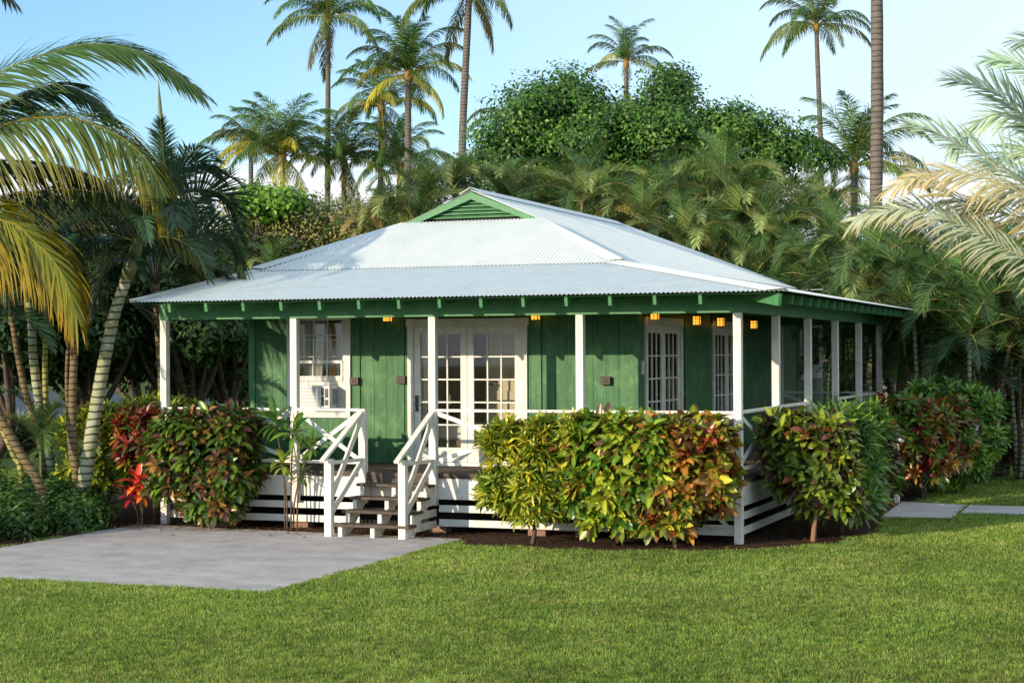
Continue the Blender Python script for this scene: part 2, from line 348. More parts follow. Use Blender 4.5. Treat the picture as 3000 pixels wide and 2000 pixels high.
mb = MB(); mb.add([(BLX,14.6,3.8),(BRX,14.6,3.8),(RXC,GY1,RZ)], [(0,1,2)]); mb.add([(BLX,14.6,3.78),(BRX+.6,14.6,3.78),(BRX+.6,17.4,3.25),(BLX,17.4,3.25)], [(0,1,2,3)]); part('roof', mb, 'roof', solid=.01)
# hip and ridge caps: folded strips of flat sheet
def cap(a, b, o1, o2, w=.21, n=1):
    a = np.array(a, float); b = np.array(b, float); o1 = np.array(o1)*w; o2 = np.array(o2)*w
    up = np.array((0,0,.034)); lo = np.array((0,0,.013))
    mb = MB(); mb.add([a+o1+lo, a+up, a+o2+lo, b+o1+lo, b+up, b+o2+lo], [(0,1,4,3),(1,2,5,4)])
    return part('hip_cap', mb, 'cap', solid=.004)
cap((EX+.01,EF-.01,EZ), (BRX,BY,BZZ), (-1.08,0,0), (0,.98,0), .24)
cap((ELF,EF-.01,EZ), (BLX,BY,BZZ), (1,0,0), (-.15,.3,-.05), .16)
cap((BRX+.05,BY-.05,3.80), (BRX-1.82,GY0-.1,zs(BRX-1.82)+.0), (-1.05,0,0), (0,1,0), .22)
cap((BLX-.05,BY-.05,3.80), (BLX+1.82,GY0-.1,zs(BRX-1.82)+.0), (1.05,0,0), (0,1,0), .22)
cap((RXC,GY0-.14,RZ+.01), (RXC,GY1,RZ+.01), (1,0,-.42), (-1,0,-.42), .2)
cap((RXC,GY1,RZ), (BRX,14.6,3.80), (0,1,-.42), (0,-1,0), .2)
# porch ceiling under the sheets, split at the hip
mb = MB(); o = -.035
mb.add([(ELF+.05,EF+.04,zf(EF)+o),(EX-.04,EF+.04,zf(EF)+o),(BRX,BY,BZZ+o),(BLX,BY,BZZ+o)], [(0,1,2,3)])
mb.add([(EX-.04,EF+.04,EZ+o),(EX-.04,SY+.04,EZ+o),(BRX,SY+.04,BZZ+o),(BRX,BY,BZZ+o)], [(0,1,2,3)])
part('soffit', mb, 'green_under')
# gable vent
gz0, gx0, gx1, gap_ = 4.66, -6.42, -4.22, 5.06
mb = MB(); mb.add([(gx0,GY0+.02,gz0-.05),(gx1,GY0+.02,gz0-.05),(RXC,GY0+.02,gap_)], [(0,1,2)])
vent = part('gable_vent', mb, 'dark')  # near-black backing paints the shade behind the slats
mb = MB()
for i in range(6):
    z = gz0+.035+i*.060; f = (z-gz0)/(gap_-gz0); a = lerp(gx0, RXC, f)+.06; b = lerp(gx1, RXC, f)-.06
    if b-a > .06: mb.add([(a,GY0-.035,z-.02),(b,GY0-.035,z-.02),(b-.07,GY0+.0,z+.012),(a+.07,GY0+.0,z+.012),(a,GY0-.035,z-.032),(b,GY0-.035,z-.032)], [(0,1,2,3),(4,5,1,0)])
mb.build('louver_slats', M['green_trim'], vent, solid=.006)
for a, b in (((gx0-.14, gz0-.075), (RXC, gap_+.0)), ((gx1+.14, gz0-.075), (RXC, gap_+.0))):
    mb = MB(); q = .10; y0, y1 = GY0-.11, GY0-.075; sg = 1 if a[0] < b[0] else -1
    vs = [(a[0], z1_) for z1_ in ()]
    P = [(a[0],a[1]), (a[0]+sg*.235,a[1]), (b[0],b[1]-q+.0), (b[0],b[1]+.02)]
    mb.add([(x,y0,z) for x, z in P]+[(x,y1,z) for x, z in P], [(0,1,2,3),(7,6,5,4),(0,4,5,1),(1,5,6,2),(2,6,7,3),(3,7,4,0)])
    part('rake_board', mb, 'green_trim')
# --- beams, blocking, rafters
for bx_ in ((-8.88,.06,-.05,.05,BZ,BZ+.235), (-.05,.05,.052,SY+.06,BZ,BZ+.232), (XL-.05,XL+.05,.052,WF,BZ,BZ+.232), (-2.0,-.052,SY-.05,SY+.05,BZ,BZ+.23)):
    part('beam', MB().box(*bx_), 'green_trim', bevel=.004)
part('blocking', MB().box(XL-.04,.02,.012,.04,BZ+.237,3.355).box(-.04,-.012,.042,SY,BZ+.234,3.34), 'green')
rx = [-.32-.612*i for i in range(15)]
for x in rx:
    ye = min(BY, hi_front(x)[1]-.12)
    if ye > EF+.3: part('rafter', MB().bar((x,EF+.07,zf(EF+.07)-.105),(x,ye,zf(ye)-.105),.045,.13), 'green_trim')
for i in range(20):
    y = .1+.6*i; xe = max(BRX+.2, hi_right(y)[0]+.15)
    part('rafter', MB().bar((EX-.07,y,zr(EX-.07)-.105),(xe,y,zr(xe)-.105),.045,.13), 'green_trim')
part('rafter', MB().bar((EX-.06,EF+.06,EZ-.115),(BRX+.1,BY-.1,BZZ-.115),.05,.16), 'green_trim')
# --- deck
mb = MB(); y = .03; rr = random.Random(4)
while y < 1.99:
    y2 = min(y+.14, 2.0); mb.box(XL-.03, .03, y, y2-.006, DZ-.04, DZ+rr.uniform(-.002,.002)); y = y2
part('deck', mb, 'deckwood')
mb = MB(); y = 2.0
while y < SY:
    y2 = min(y+.14, SY+.03); mb.box(-1.995, .03, y, y2-.006, DZ-.04, DZ+rr.uniform(-.002,.002)); y = y2
part('deck', mb, 'deckwood')
part('deck_edge', MB().box(XL,-.0,.045,.062,DZ-.07,DZ-.042).box(.0,.018,.07,SY,DZ-.07,DZ-.042), 'deckwood')
# skirting
for (z0, z1) in ((.38,.675),(.20,.30),(0,.10)):
    a = MB()
    if z0 > .3: a.box(XL,-.055,.058,.08,z0,z1)
    else: a.box(XL,-5.6,.058,.08,z0,z1); a.box(-4.35,-.055,.058,.08,z0,z1)
    part('skirt_board', a, 'white', bevel=.003)
    part('skirt_board', MB().box(-.02,.004,.05,SY,z0,z1), 'white', bevel=.003)
    part('skirt_board', MB().box(XL-.01,XL+.015,.085,14,z0,z1), 'white')
part('skirt_brace', MB().bar((-.42,.045,.36),(-.05,.045,.02),.05,.02,(0,0,1)).box(-.5,-.055,.035,.056,.105,.145), 'white')
part('underfloor_shade_sheet', MB().box(-8.4,-.6,.9,1.0,G,.66).box(-2.2,-2.1,1.0,15,G,.66), 'dark')  # dark sheets added behind the skirting, painting the shade in its gaps
for px_, py_ in ((-2.2,.12),(-4.4,.12),(-6.6,.12),(-2.9,.12),(-.12,4),(-.12,8)): part('pier', MB().box(px_-.13,px_+.13,py_,py_+.2,G,G+.12), 'brick')
# --- posts
for i in range(5):
    x = XL*i/4; z0 = G if i in (0, 4) else .30
    part('post', MB().box(x-.054,x+.054,-.054,.053,z0,BZ-.001), 'white', bevel=.004)
part('post', MB().box(-5.56,-5.455,-.052,.05,.30,1.655), 'white', bevel=.004)
for i in range(1, 6):
    y = SY*i/5; part('post', MB().box(-.054,.054,y-.054,y+.054,.30 if i < 5 else G,BZ-.001), 'white', bevel=.004)
part('post', MB().box(-1.99,-1.9,SY-.05,SY+.05,DZ,BZ), 'white', bevel=.004)
# --- railings
def railing(a, b, x_=True):
    a = Vector((*a, 0)); b = Vector((*b, 0)); t_ = (b-a).normalized(); a2 = a+t_*.054; b2 = b-t_*.054; n_ = t_.cross(Vector((0,0,1)))
    z = lambda p, h: (p.x, p.y, h)
    r = part('railing', MB().bar(z(a2,1.64), z(b2,1.64), .085, .04), 'white', bevel=.004)
    MB().bar(z(a2,.885), z(b2,.885), .04, .045).build('bottom_rail', M['white'], r)
    if x_:
        for s, off in ((1,.010),(-1,-.012)):
            p = a2 if s == 1 else b2; q = b2 if s == 1 else a2; o_ = n_*off
            MB().bar(z(p+o_,1.60), z(q+o_,.92), .02, .062, n_).build('brace', M['white'], r)
railing((XL,0), (-6.607,0)); railing((-6.607,0), (-5.51,0)); railing((-4.405,0), (-2.2,0)); railing((-2.2,0), (0,0))
for i in (0, 1, 3, 4): railing((0,SY*i/5), (0,SY*(i+1)/5))
railing((XL,0), (XL,WF+.05)); railing((0,SY), (-1.95,SY))
# --- front stairs
def stairs(loc, rz, w, mats='deckwood'):
    o = D.objects.new('stairs', None); C.objects.link(o); o.parent = house; o.location = loc; o.rotation_euler = (0,0,rz)
    for x in (0, w/2-.03, w-.06):                             # white stringers with a block under each tread
        sg = MB().bar((x+.03,-.70,G+.08),(x+.03,-.0,.52),.045,.16)
        for i in range(4): y0 = -.93+.235*i; sg.box(x, x+.06, y0+.02, y0+.20, G+.17*i, .052+.17*i)
        sg.build('stringer', M['white'], o)
    for i in range(4):
        z = .052+.17*i; y0 = -.95+.235*i
        MB().box(-.045, w+.045, y0, y0+.125, z, z+.04).box(-.045, w+.045, y0+.128, y0+.265, z, z+.038).build('tread', M[mats], o, bevel=.003)
    MB().box(-.0,w,-.0,.02,.60,.745).build('riser', M[mats], o)
    return o
st = stairs((-5.51+.05,0,0), 0, 1.05)
part('stair_skirt', MB().box(-4.41,-4.385,-.70,.05,-.02,.08).box(-4.41,-4.385,-.50,.05,.14,.24).box(-4.41,-4.385,-.3,.05,.30,.58), 'white')
for x in (-5.605, -4.475):
    tx = -5.51 if x < -5 else -4.405
    nw = part('newel', MB().box(x-.054,x+.054,-.94,-.835,G,.985), 'white', bevel=.004)
    MB().bar((x-.01,-1.08,.965),(tx,-.01,1.635),.085,.038).build('handrail', M['white'], nw, bevel=.003)
    MB().bar((x,-.87,.40),(tx,-.05,1.52),.03,.085).build('brace', M['white'], nw)
    MB().bar((x,-.87,.20),(tx,-.05,.90),.03,.085).build('brace', M['white'], nw)
    MB().bar((x+.02,-.84,.93),(tx+.02,-.05,.93),.02,.05).build('brace', M['white'], nw)
# side steps down to the path
st2 = stairs((.07,4.75,0), PI/2, 2.1)
for y in (4.72, 6.95): 
    nw = part('newel', MB().box(.98,1.07,y-.045,y+.045,G,.95), 'white', bevel=.004)
    MB().bar((1.15,y,.93),(.02,y,1.635),.085,.038).build('handrail', M['white'], nw)
    MB().bar((1.0,y,.2),(.05,y,.9),.03,.08).build('brace', M['white'], nw)
# --- walls of vertical boards with openings
def wall(loc, rz, w, z0, z1, op, bw=.2, seed=1):
    rr = random.Random(seed)
    def spans(a, b):
        cut = sorted([(o[2], o[3]) for o in op if o[0] < b-1e-4 and o[1] > a+1e-4]); r = []; z = z0
        for c0, c1 in cut:
            if c0 > z: r.append((z, c0))
            z = max(z, c1)
        if z < z1: r.append((z, z1))
        return r
    br = sorted(set([0, w]+[o[0] for o in op]+[o[1] for o in op]+[i*bw for i in range(1, int(w/bw)+1)]))
    mb = MB(); bk = MB()
    for a, b in zip(br, br[1:]):
        if b-a < .004: continue
        g0 = .0015 if abs(a/bw-round(a/bw)) < 1e-6 else 0; g1 = .0015 if abs(b/bw-round(b/bw)) < 1e-6 else 0
        d = rr.uniform(0, .002)
        for c0, c1 in spans(a, b):
            mb.box(a+g0, b-g1, -d, .022, c0, c1); bk.box(a, b, .026, .06, c0, c1)
    o = mb.build('wall', M['green'], house, bevel=.0015); o.location = loc; o.rotation_euler = (0,0,rz)
    q = bk.build('inner_lining', M['cream'], o)
    return o
fw = lambda x: x-WL
wall((WL,WF,0), 0, WX-WL, DZ-.3, 3.72, [(fw(-7.62),fw(-6.80),1.60,3.0), (fw(-5.62),fw(-3.80),.78,2.94)], seed=1)
wall((WX,WF+.062,0), PI/2, 14.3, DZ-.3, 3.72, [(.36,2.32,.78,2.92), (4.42,6.40,.78,2.92), (11.85,13.85,2.16,2.96)], seed=2)
wall((WL,16.3,0), -PI/2, 14.24, DZ-.3, 3.72, [], seed=3)
wall((WX,16.36,0), PI, WX-WL, DZ-.3, 3.72, [], .3, 4)
for x, y in ((WL-.012, WF-.012), (WX-.09, WF-.014), (WX-.004, WF+.0)):
    pass
part('corner_board', MB().box(WL-.02,WL+.09,WF-.022,WF-.006,DZ,3.7), 'green_trim'); part('corner_board', MB().box(WX-.11,WX+.005,WF-.022,WF-.006,DZ,3.7).box(WX+.006,WX+.022,WF-.022,WF+.12,DZ,3.7), 'green')
for bt in ((-6.62,-6.52,WF-.024,WF-.006),(-5.83,-5.76,WF-.022,WF-.006),(-3.64,-3.5,WF-.022,WF-.006),(WX+.006,WX+.02,4.62,5.05),(WX+.006,WX+.02,13.5,13.75)): part('batten', MB().box(*bt,DZ,3.7), 'green')
# rooms
part('interior', MB().box(-8.3,-2.1,4.6,4.65,DZ-.1,3.4).box(-8.4,-2.1,WF+.1,15,DZ-.12,DZ-.02).box(-8.4,-2.1,WF+.1,15,3.35,3.4).box(-8.38,-8.34,WF+.1,6,DZ,3.4).box(-6.6,-6.54,2.7,4.6,DZ,3.4), 'cream')
part('interior', MB().box(-4.95,-2.4,3.42,3.48,DZ,3.35), 'cream')
idr = part('interior_door', MB().box(-4.90,-4.10,3.37,3.415,DZ,2.95).box(-4.80,-4.20,3.35,3.37,2.05,2.8).box(-4.80,-4.20,3.35,3.37,1.0,1.85), 'cream', bevel=.01)
MB().box(-4.86,-4.82,3.29,3.35,1.93,1.97).box(-4.86,-4.72,3.27,3.29,1.94,1.96).build('handle', M['black'], idr)
# --- french doors (local: x along the wall, -y outwards)
def french(loc, rz, w, z1, curtain=None, handle=True, cas=.10, z0=.78):
    f = MB().box(0,cas,-.035,.06,z0-.03,z1).box(w-cas,w,-.035,.06,z0-.03,z1).box(-.02,w+.02,-.04,.06,z1,z1+.12).box(0,w,-.05,.06,z0-.05,z0-.005)
    d = f.build('door', M['white'], house, bevel=.004); d.location = loc; d.rotation_euler = (0,0,rz)
    lw = (w-2*cas)/2
    for k in range(2):
        x0 = cas+k*lw+.004; x1 = x0+lw-.008; sw = .105; lf = MB(); gz0_ = z0+.22; gz1_ = z1-.12
        lf.box(x0,x0+sw,-.005,.035,z0,z1-.004).box(x1-sw,x1,-.005,.035,z0,z1-.004).box(x0+sw,x1-sw,-.004,.034,z0,gz0_).box(x0+sw,x1-sw,-.004,.034,gz1_,z1-.004)
        gw = x1-x0-2*sw
        for i in (1, 2): xx = x0+sw+gw*i/3; lf.box(xx-.011,xx+.011,-.002,.030,gz0_,gz1_)
        for j in range(1, 5): zz = gz0_+(gz1_-gz0_)*j/5; lf.box(x0+sw,x1-sw,-.001,.029,zz-.011,zz+.011)
        lf.build('door_leaf', M['white'], d, bevel=.002)
        MB().box(x0+sw,x1-sw,.012,.017,gz0_,gz1_).build('pane', M['glass'], d)
    if handle: MB().box(cas+.03,cas+.075,-.03,-.006,1.55,1.80).box(cas+.04,cas+.065,-.075,-.03,1.66,1.68).box(cas+.045,cas+.15,-.08,-.065,1.66,1.68).build('handle', M['black'], d)
    return d
french((-5.70,WF,0), 0, 1.98, 2.86)
french((WX,WF+.36,0), PI/2, 2.08, 2.86, handle=False)
french((WX,WF+4.42,0), PI/2, 2.10, 2.86, handle=False)
part('door_handle', MB().box(WX+.0,WX+.05,8.50,8.54,1.5,1.8), 'black'); part('door_handle', MB().box(WX+.0,WX+.03,4.52,4.56,1.55,1.75), 'black')
# --- sash window
f = MB(); x0, x1 = -7.80, -6.68
f.box(x0,x0+.19,-.04,.03,1.56,3.0).box(x1-.125,x1,-.04,.03,1.56,3.0).box(x0-.01,x1+.01,-.045,.03,3.0,3.13).box(x0-.0,x1+.0,-.05,.03,1.44,1.56).box(x0+.19,x1-.125,-.085,.0,1.56,1.60)
wn = f.build('window', M['white'], house, bevel=.004); wn.location = (0,WF,0)
a, b = x0+.19, x1-.125; s = MB()
s.box(a,a+.03,-.02,.015,2.30,3.0).box(b-.03,b,-.02,.015,2.30,3.0).box(a,b,-.021,.016,2.30,2.345).box(a,b,-.021,.016,2.975,3.0)
s2 = MB().box(a,a+.035,-.055,-.022,2.02,2.345).box(b-.035,b,-.055,-.022,2.02,2.345).box(a,b,-.056,-.023,2.02,2.10).box(a,b,-.056,-.023,2.30,2.345)
for i in (1, 2):
    xx = a+.03+(b-a-.06)*i/3; s.box(xx-.009,xx+.009,-.016,.010,2.345,2.975); s2.box(xx-.009,xx+.009,-.05,-.03,2.10,2.30)
for zz in (2.665, 2.745): s.box(a+.03,b-.03,-.015,.009,zz-.008,zz+.008)
s.box(a+.03,b-.03,-.014,.008,2.40,2.41)
s.build('sash', M['white'], wn); s2.build('sash', M['white'], wn)
MB().box(a+.03,b-.03,-.004,.0,2.34,2.98).box(a+.035,b-.035,-.04,-.036,2.09,2.31).build('pane', M['glass'], wn)
# side window beyond the porch
f = MB().box(11.75,11.9,-.03,.02,2.05,3.05).box(13.8,13.95,-.03,.02,2.05,3.05).box(11.75,13.95,-.035,.02,2.96,3.08).box(11.7,14.0,-.06,.02,2.02,2.16).box(11.75,13.95,-.03,.01,1.86,2.02).box(12.82,12.88,-.02,.02,2.16,2.96)
w2 = f.build('window', M['white'], house, bevel=.004); w2.location = (WX,WF+.062,0); w2.rotation_euler = (0,0,PI/2)
MB().box(11.9,13.8,.01,.014,2.16,2.96).build('pane', M['glass'], w2)
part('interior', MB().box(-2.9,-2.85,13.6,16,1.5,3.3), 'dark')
# curtains
def curtain(name, x0, x1, y, z0, z1, mat, label, waves=7, rz=0, loc=(0,0,0), taper=0):
    mb = MB(); n = waves*8; vs = []
    for i in range(n+1):
        f_ = i/n; yy = .03*math.sin(f_*waves*2*PI)+.01*math.sin(f_*17)
        x = lerp(x0, x1, f_); vs += [(x-taper*f_*(x-x0)*.0, y+yy, z1), (lerp(x0, x1, f_*(1-taper)), y+yy*1.3, z0)]
    mb.add(vs, [(2*i,2*i+2,2*i+3,2*i+1) for i in range(n)])
    o = mb.build(name, M[mat], None, smooth=True); o.location = loc; o.rotation_euler = (0,0,rz); tag(o, label, 'curtain'); return o
curtain('curtain', -7.62, -7.22, WF+.16, 1.9, 3.02, 'curtain', 'pale sheer curtain inside the left part of the sash window', 5, taper=.1)
curtain('curtain', -7.02, -6.80, WF+.16, 1.9, 2.95, 'curtain', 'pale sheer curtain inside the right edge of the sash window', 4)
curtain('curtain', -7.25, -7.05, WF+.22, 1.9, 2.95, 'drape', 'tan curtain in the middle of the sash window', 3)
curtain('curtain', -5.60, -5.36, WF+.14, 1.25, 2.9, 'curtain', 'white curtain drawn to the left edge of the front french doors', 4, taper=.4)
curtain('curtain', .45, 2.25, -.14, .85, 2.95, 'curtain', 'pale curtain behind the nearer french doors on the side wall', 14, PI/2, (WX-.28,WF+.06,0))
# bed and wardrobe glimpsed through the glass
bd = thing('bed', 'low bed with pale cover inside the room behind the front doors', 'bed', (-5.75,3.5,DZ-.02))
MB().box(-.8,.8,-.9,.9,.12,.35).build('bed_frame', M['wood'], bd); MB().box(-.78,.78,-.88,.88,.352,.58).build('mattress', M['curtain'], bd, bevel=.04)
MB().box(-.8,-.72,-.9,.9,.35,1.2).build('headboard', M['wood'], bd)
wd = thing('wardrobe', 'dark wooden wardrobe standing inside behind the front doors', 'wardrobe', (-5.95,4.25,DZ-.02))
MB().box(-.5,.5,-.3,.3,0,2.1).build('body', M['wood'], wd, bevel=.01); MB().box(-.49,-.01,-.32,-.302,.05,2.05).box(.01,.49,-.32,-.302,.05,2.05).build('door', M['wood'], wd)
# small fittings on the front wall
for (x, z, lb) in ((-6.60,2.02,'just right of the sash window'), (-5.80,2.04,'just left of the front french doors'), (-2.47,2.03,'near the right corner of the front wall')):
    o = MB().box(x-.075,x+.075,WF-.075,WF-.012,z-.06,z+.06).box(x-.035,x-.01,WF-.081,WF-.075,z-.03,z+.03).box(x+.01,x+.035,WF-.081,WF-.075,z-.03,z+.03).build('outlet_box', M['brownmetal'], None, bevel=.006)
    tag(o, 'dark brown outlet box on the green wall '+lb, 'outlet box', 'outlet boxes on the porch wall')
o = MB().box(WX+.005,WX+.05,2.14,2.22,2.12,2.32).box(WX+.05,WX+.056,2.16,2.20,2.17,2.27).build('thermostat', M['white'], None, bevel=.006); tag(o, 'small white switch box on the side wall near the first doors', 'switch box')
# lanterns
def lantern(x, y, z, rz, label):
    r = thing('lantern', label, 'lantern', (x,y,z), 'amber lanterns under the porch roof'); r.rotation_euler = (0,0,rz)
    h = .054; f = MB()
    for sx in (-1, 1):
        for sy in (-1, 1): f.box(sx*h-.006,sx*h+.006,sy*h-.006,sy*h+.006,-.07,.07)
    f.box(-h-.01,h+.01,-h-.01,h+.01,-.08,-.068).box(-h-.012,h+.012,-h-.012,h+.012,.068,.08)
    for s_ in (-1, 1):
        f.box(-.005,.005,s_*(h+.001),s_*(h+.004),-.07,.07).box(-h,h,s_*(h+.001),s_*(h+.005),.028,.036)
        f.box(s_*(h+.001),s_*(h+.004),-.005,.005,-.07,.07).box(s_*(h+.001),s_*(h+.005),-h,h,.028,.036)
    f.build('frame', M['brownmetal'], r)
    MB().box(-h+.002,h-.002,-h+.002,h-.002,-.067,.067).build('glass', M['amber'], r)
    MB().box(-.012,.012,-.012,.012,.08,.13).box(-.012,.012,-.012,.15,.12,.14).box(-.045,.045,.145,.16,-.02,.15).build('bracket', M['brownmetal'], r)
lantern(-5.97,WF-.17,3.015,0,'amber lantern left of the front french doors'); lantern(-3.53,WF-.17,3.01,0,'amber lantern right of the front french doors')
lantern(WX+.17,2.36,3.0,PI/2,'dim amber lantern at the near side of the first side doors'); lantern(WX+.17,4.78,2.955,PI/2,'bright amber lantern between the side doors, nearer one')
lantern(WX+.17,6.36,2.955,PI/2,'bright amber lantern just before the second side doors'); lantern(WX+.17,8.85,2.945,PI/2,'amber lantern beyond the corner post on the far side of the second doors')
# air conditioner
ac = thing('air_conditioner', 'white window air conditioner sticking out of the sash window', 'air conditioner', (-7.42,WF-.32,1.605))
MB().box(0,.52,.02,.36,0,.345).build('casing', M['acwhite'], ac, bevel=.008)
g = MB().box(.0,.34,.0,.018,.0,.345)
for i in range(13): g.box(.012,.325,-.008,.0,.03+i*.022,.042+i*.022)
g.build('grille', M['acwhite'], ac); MB().box(.012,.325,-.003,-.001,.025,.32).build('grille_painted_shadow', M['acgrey'], ac)  # grey sheet colours in the shadow between the grille bars
MB().box(.345,.52,.0,.019,.0,.345).build('control_panel', M['acwhite'], ac, bevel=.003)
MB().box(.375,.425,-.004,-.001,.2,.32).box(.375,.425,-.004,-.001,.03,.18).box(.44,.50,-.004,-.001,.16,.30).box(.44,.50,-.004,-.001,.04,.13).build('vent_slots', M['black'], ac)
MB().box(.5215,.523,.1,.27,.05,.3).build('side_louvres', M['acgrey'], ac)
MB().box(.523,.64,.29,.31,0,.41).box(-.2,-.003,.29,.31,0,.41).box(-.0,.52,.30,.31,.35,.41).build('side_filler', M['white'], ac)

# ------------------------------------------------------------------ foliage generators
def unit(a): return a/np.maximum(np.linalg.norm(a, axis=-1, keepdims=True), 1e-9)
def smooth_path(P, k):
    P = np.asarray(P, float); n = len(P)
    Q = np.vstack([2*P[0]-P[1], P, 2*P[-1]-P[-2]]); out = []
    for i in range(n-1):
        p0, p1, p2, p3 = Q[i:i+4]
        for s in np.linspace(0, 1, k, endpoint=False):
            out.append(.5*((2*p1)+(-p0+p2)*s+(2*p0-5*p1+4*p2-p3)*s*s+(-p0+3*p1-3*p2+p3)*s**3))
    out.append(P[-1]); return np.array(out)
def frond(path, n=50, length=.8, width=.03, ang=(75,25), vee=20, vee2=None, droop=.5, seg=3, cb=(.05,.11,.02), ct=(.05,.11,.02), jit=.25, start=.12, rr=.018, rc=(.25,.24,.06), seed=0, prof=None, wild=.06, tipfade=.5, split=0):
    r = np.random.default_rng(seed); P = np.asarray(path, float)
    sl_ = np.r_[0, np.cumsum(np.linalg.norm(np.diff(P, axis=0), axis=1))]; S_ = sl_/sl_[-1]
    ev = lambda t_: np.stack([np.interp(t_, S_, P[:,i]) for i in range(3)], -1)
    ch = P[-1]-P[0]; ch[2] = 0
    if np.linalg.norm(ch) < .05: ch = np.array([1., 0, 0])
    sd_ = unit(np.cross(ch, [0,0,1.])); VV = []; FF = []; CC = []; o = 0
    cb = np.array(cb); ct = np.array(ct)
    for side in (-1, 1):
        t_ = np.linspace(start, .995, n)+r.normal(0, .3/n, n); t_ = np.clip(t_, 0, 1)
        p = ev(t_); T = unit(ev(np.minimum(t_+.02, 1))-ev(np.maximum(t_-.02, 0))); Nn = unit(np.cross(sd_, T)); 
        Nn = np.where(Nn[:, 2:3] < -.2, -Nn, Nn) if False else Nn
        u = (t_-start)/(1-start)
        ln = length*(prof(u) if prof else (.45+.55*np.sin(np.clip(u*1.6+.25, 0, PI*.5)))*(1-.62*np.clip(u-.45, 0, 1)/.55))
        ln = ln*(1+r.normal(0, .07, n))
        an = np.radians(ang[0]+(ang[1]-ang[0])*u+r.normal(0, 4, n)); ve = np.radians((vee if side > 0 or vee2 is None else vee2)+r.normal(0, 7, n))
        d = unit(np.cos(an)[:,None]*T+np.sin(an)[:,None]*(side*sd_*np.cos(ve)[:,None]+Nn*np.sin(ve)[:,None])+r.normal(0, wild, (n,3)))
        rows = []; q = p.copy(); bc = np.ones((n,1))*(1+r.normal(0, jit, (n,1)))
        for k in range(seg+1):
            f_ = k/seg; w = width*(np.sin(PI*min(.5, f_*1.5+.18)) if f_ < .5 else (1-(f_-.5)/.5)**.8)*.5+.0008
            wd_ = unit(T-(T*d).sum(1, keepdims=True)*d)
            c = (cb*(1-f_**1.5)+ct*f_**1.5)*np.clip(bc, .35, 1.9)
            rows.append((q-wd_*w, q+wd_*w, c))
            d = unit(d+np.array([0,0,-1.])*droop*(.4+.9*f_)/seg*2+r.normal(0, wild*.5, (n,3))); q = q+d*(ln/seg)[:,None]
        V = np.concatenate([x for a_, b_, _ in rows for x in (a_, b_)]); c = np.concatenate([x for _, _, c_ in rows for x in (c_, c_)])
        i = np.arange(n)
        F = np.concatenate([np.stack([2*k*n+i, (2*k+1)*n+i, (2*k+3)*n+i, (2*k+2)*n+i], 1) for k in range(seg)])
        VV.append(V); CC.append(c); FF.append(F+o); o += len(V)
    mth = len(P); R_ = rr*(1-.85*S_); ring = []
    for j in range(4):
        th = j*PI/2+.4; T = unit(np.gradient(P, axis=0)); Nn = unit(np.cross(sd_, T)); ring.append(P+(sd_*math.cos(th)+Nn*math.sin(th))*R_[:,None])
    V = np.concatenate(ring); F = np.concatenate([np.stack([j*mth+np.arange(mth-1), ((j+1) % 4)*mth+np.arange(mth-1), ((j+1) % 4)*mth+np.arange(1, mth), j*mth+np.arange(1, mth)], 1) for j in range(4)])
    VV.append(V); FF.append(F+o); CC.append(np.tile(np.array(rc), (len(V), 1)))
    return np.concatenate(VV), np.concatenate(FF), np.concatenate(CC)
def arc(L_, e0, bend, n=14, power=1.4):
    s = np.linspace(0, 1, n); e = np.radians(e0-bend*s**power); ds = L_/(n-1)
    x = np.r_[0, np.cumsum(np.cos(e[:-1])*ds)]; z = np.r_[0, np.cumsum(np.sin(e[:-1])*ds)]
    return np.stack([x, np.zeros(n), z], 1)
def lib(name, specs, mt):
    out = []
    for i, (pth, kw) in enumerate(specs):
        V, F, c = frond(pth, seed=100+i, **kw); out.append(npmesh(name, V, F, c, mt))
    return out
GC, GT = (.095,.20,.04), (.09,.17,.035)
YC, YT = (.42,.42,.05), (.50,.38,.04)
co = dict(n=84, length=1.1, width=.036, ang=(68,22), vee=-18, droop=.95, seg=3, rr=.05, rc=(.30,.27,.08), wild=.10, jit=.3)
COCO = lib('frond', [(arc(4.1,84,75,power=1.9), dict(co, cb=GC, ct=GT, vee=5, droop=.6)), (arc(4.4,68,100,power=1.7), dict(co, cb=GC, ct=GT, vee=0, droop=.75)), (arc(4.5,50,112,power=1.6), dict(co, cb=(.075,.135,.03), ct=(.10,.13,.03), droop=.6)), (arc(4.5,32,105,power=1.5), dict(co, cb=GC, ct=GT, droop=.7)),
                     (arc(4.3,8,85), dict(co, cb=(.12,.20,.035), ct=(.20,.22,.04), droop=.8)), (arc(3.9,-15,75), dict(co, cb=YC, ct=YT, droop=.9)), (arc(4.3,35,100), dict(co, cb=YC, ct=YT, droop=.75)), (arc(3.6,-45,45), dict(co, cb=(.12,.13,.03), ct=(.2,.14,.03), droop=.9))], M['far'])
ar = dict(n=84, length=.64, width=.018, ang=(66,32), vee=30, droop=.22, seg=2, rr=.022, rc=(.30,.27,.08), wild=.05, jit=.2)
AC1, AC2 = (.085,.175,.045), (.12,.20,.06)
AREC = lib('frond', [(arc(2.0,84,70), dict(ar, cb=AC1, ct=AC2)), (arc(2.3,72,105), dict(ar, cb=AC1, ct=AC2)), (arc(2.4,60,130), dict(ar, cb=(.24,.32,.09), ct=(.36,.38,.15))), (arc(2.3,45,125), dict(ar, cb=AC1, ct=AC2)),
                     (arc(2.2,28,110), dict(ar, cb=(.06,.13,.04), ct=AC1)), (arc(2.1,55,140), dict(ar, cb=(.34,.26,.08), ct=(.42,.28,.09))), (arc(1.9,8,80), dict(ar, cb=(.045,.085,.03), ct=(.06,.09,.03)))], M['frond'])
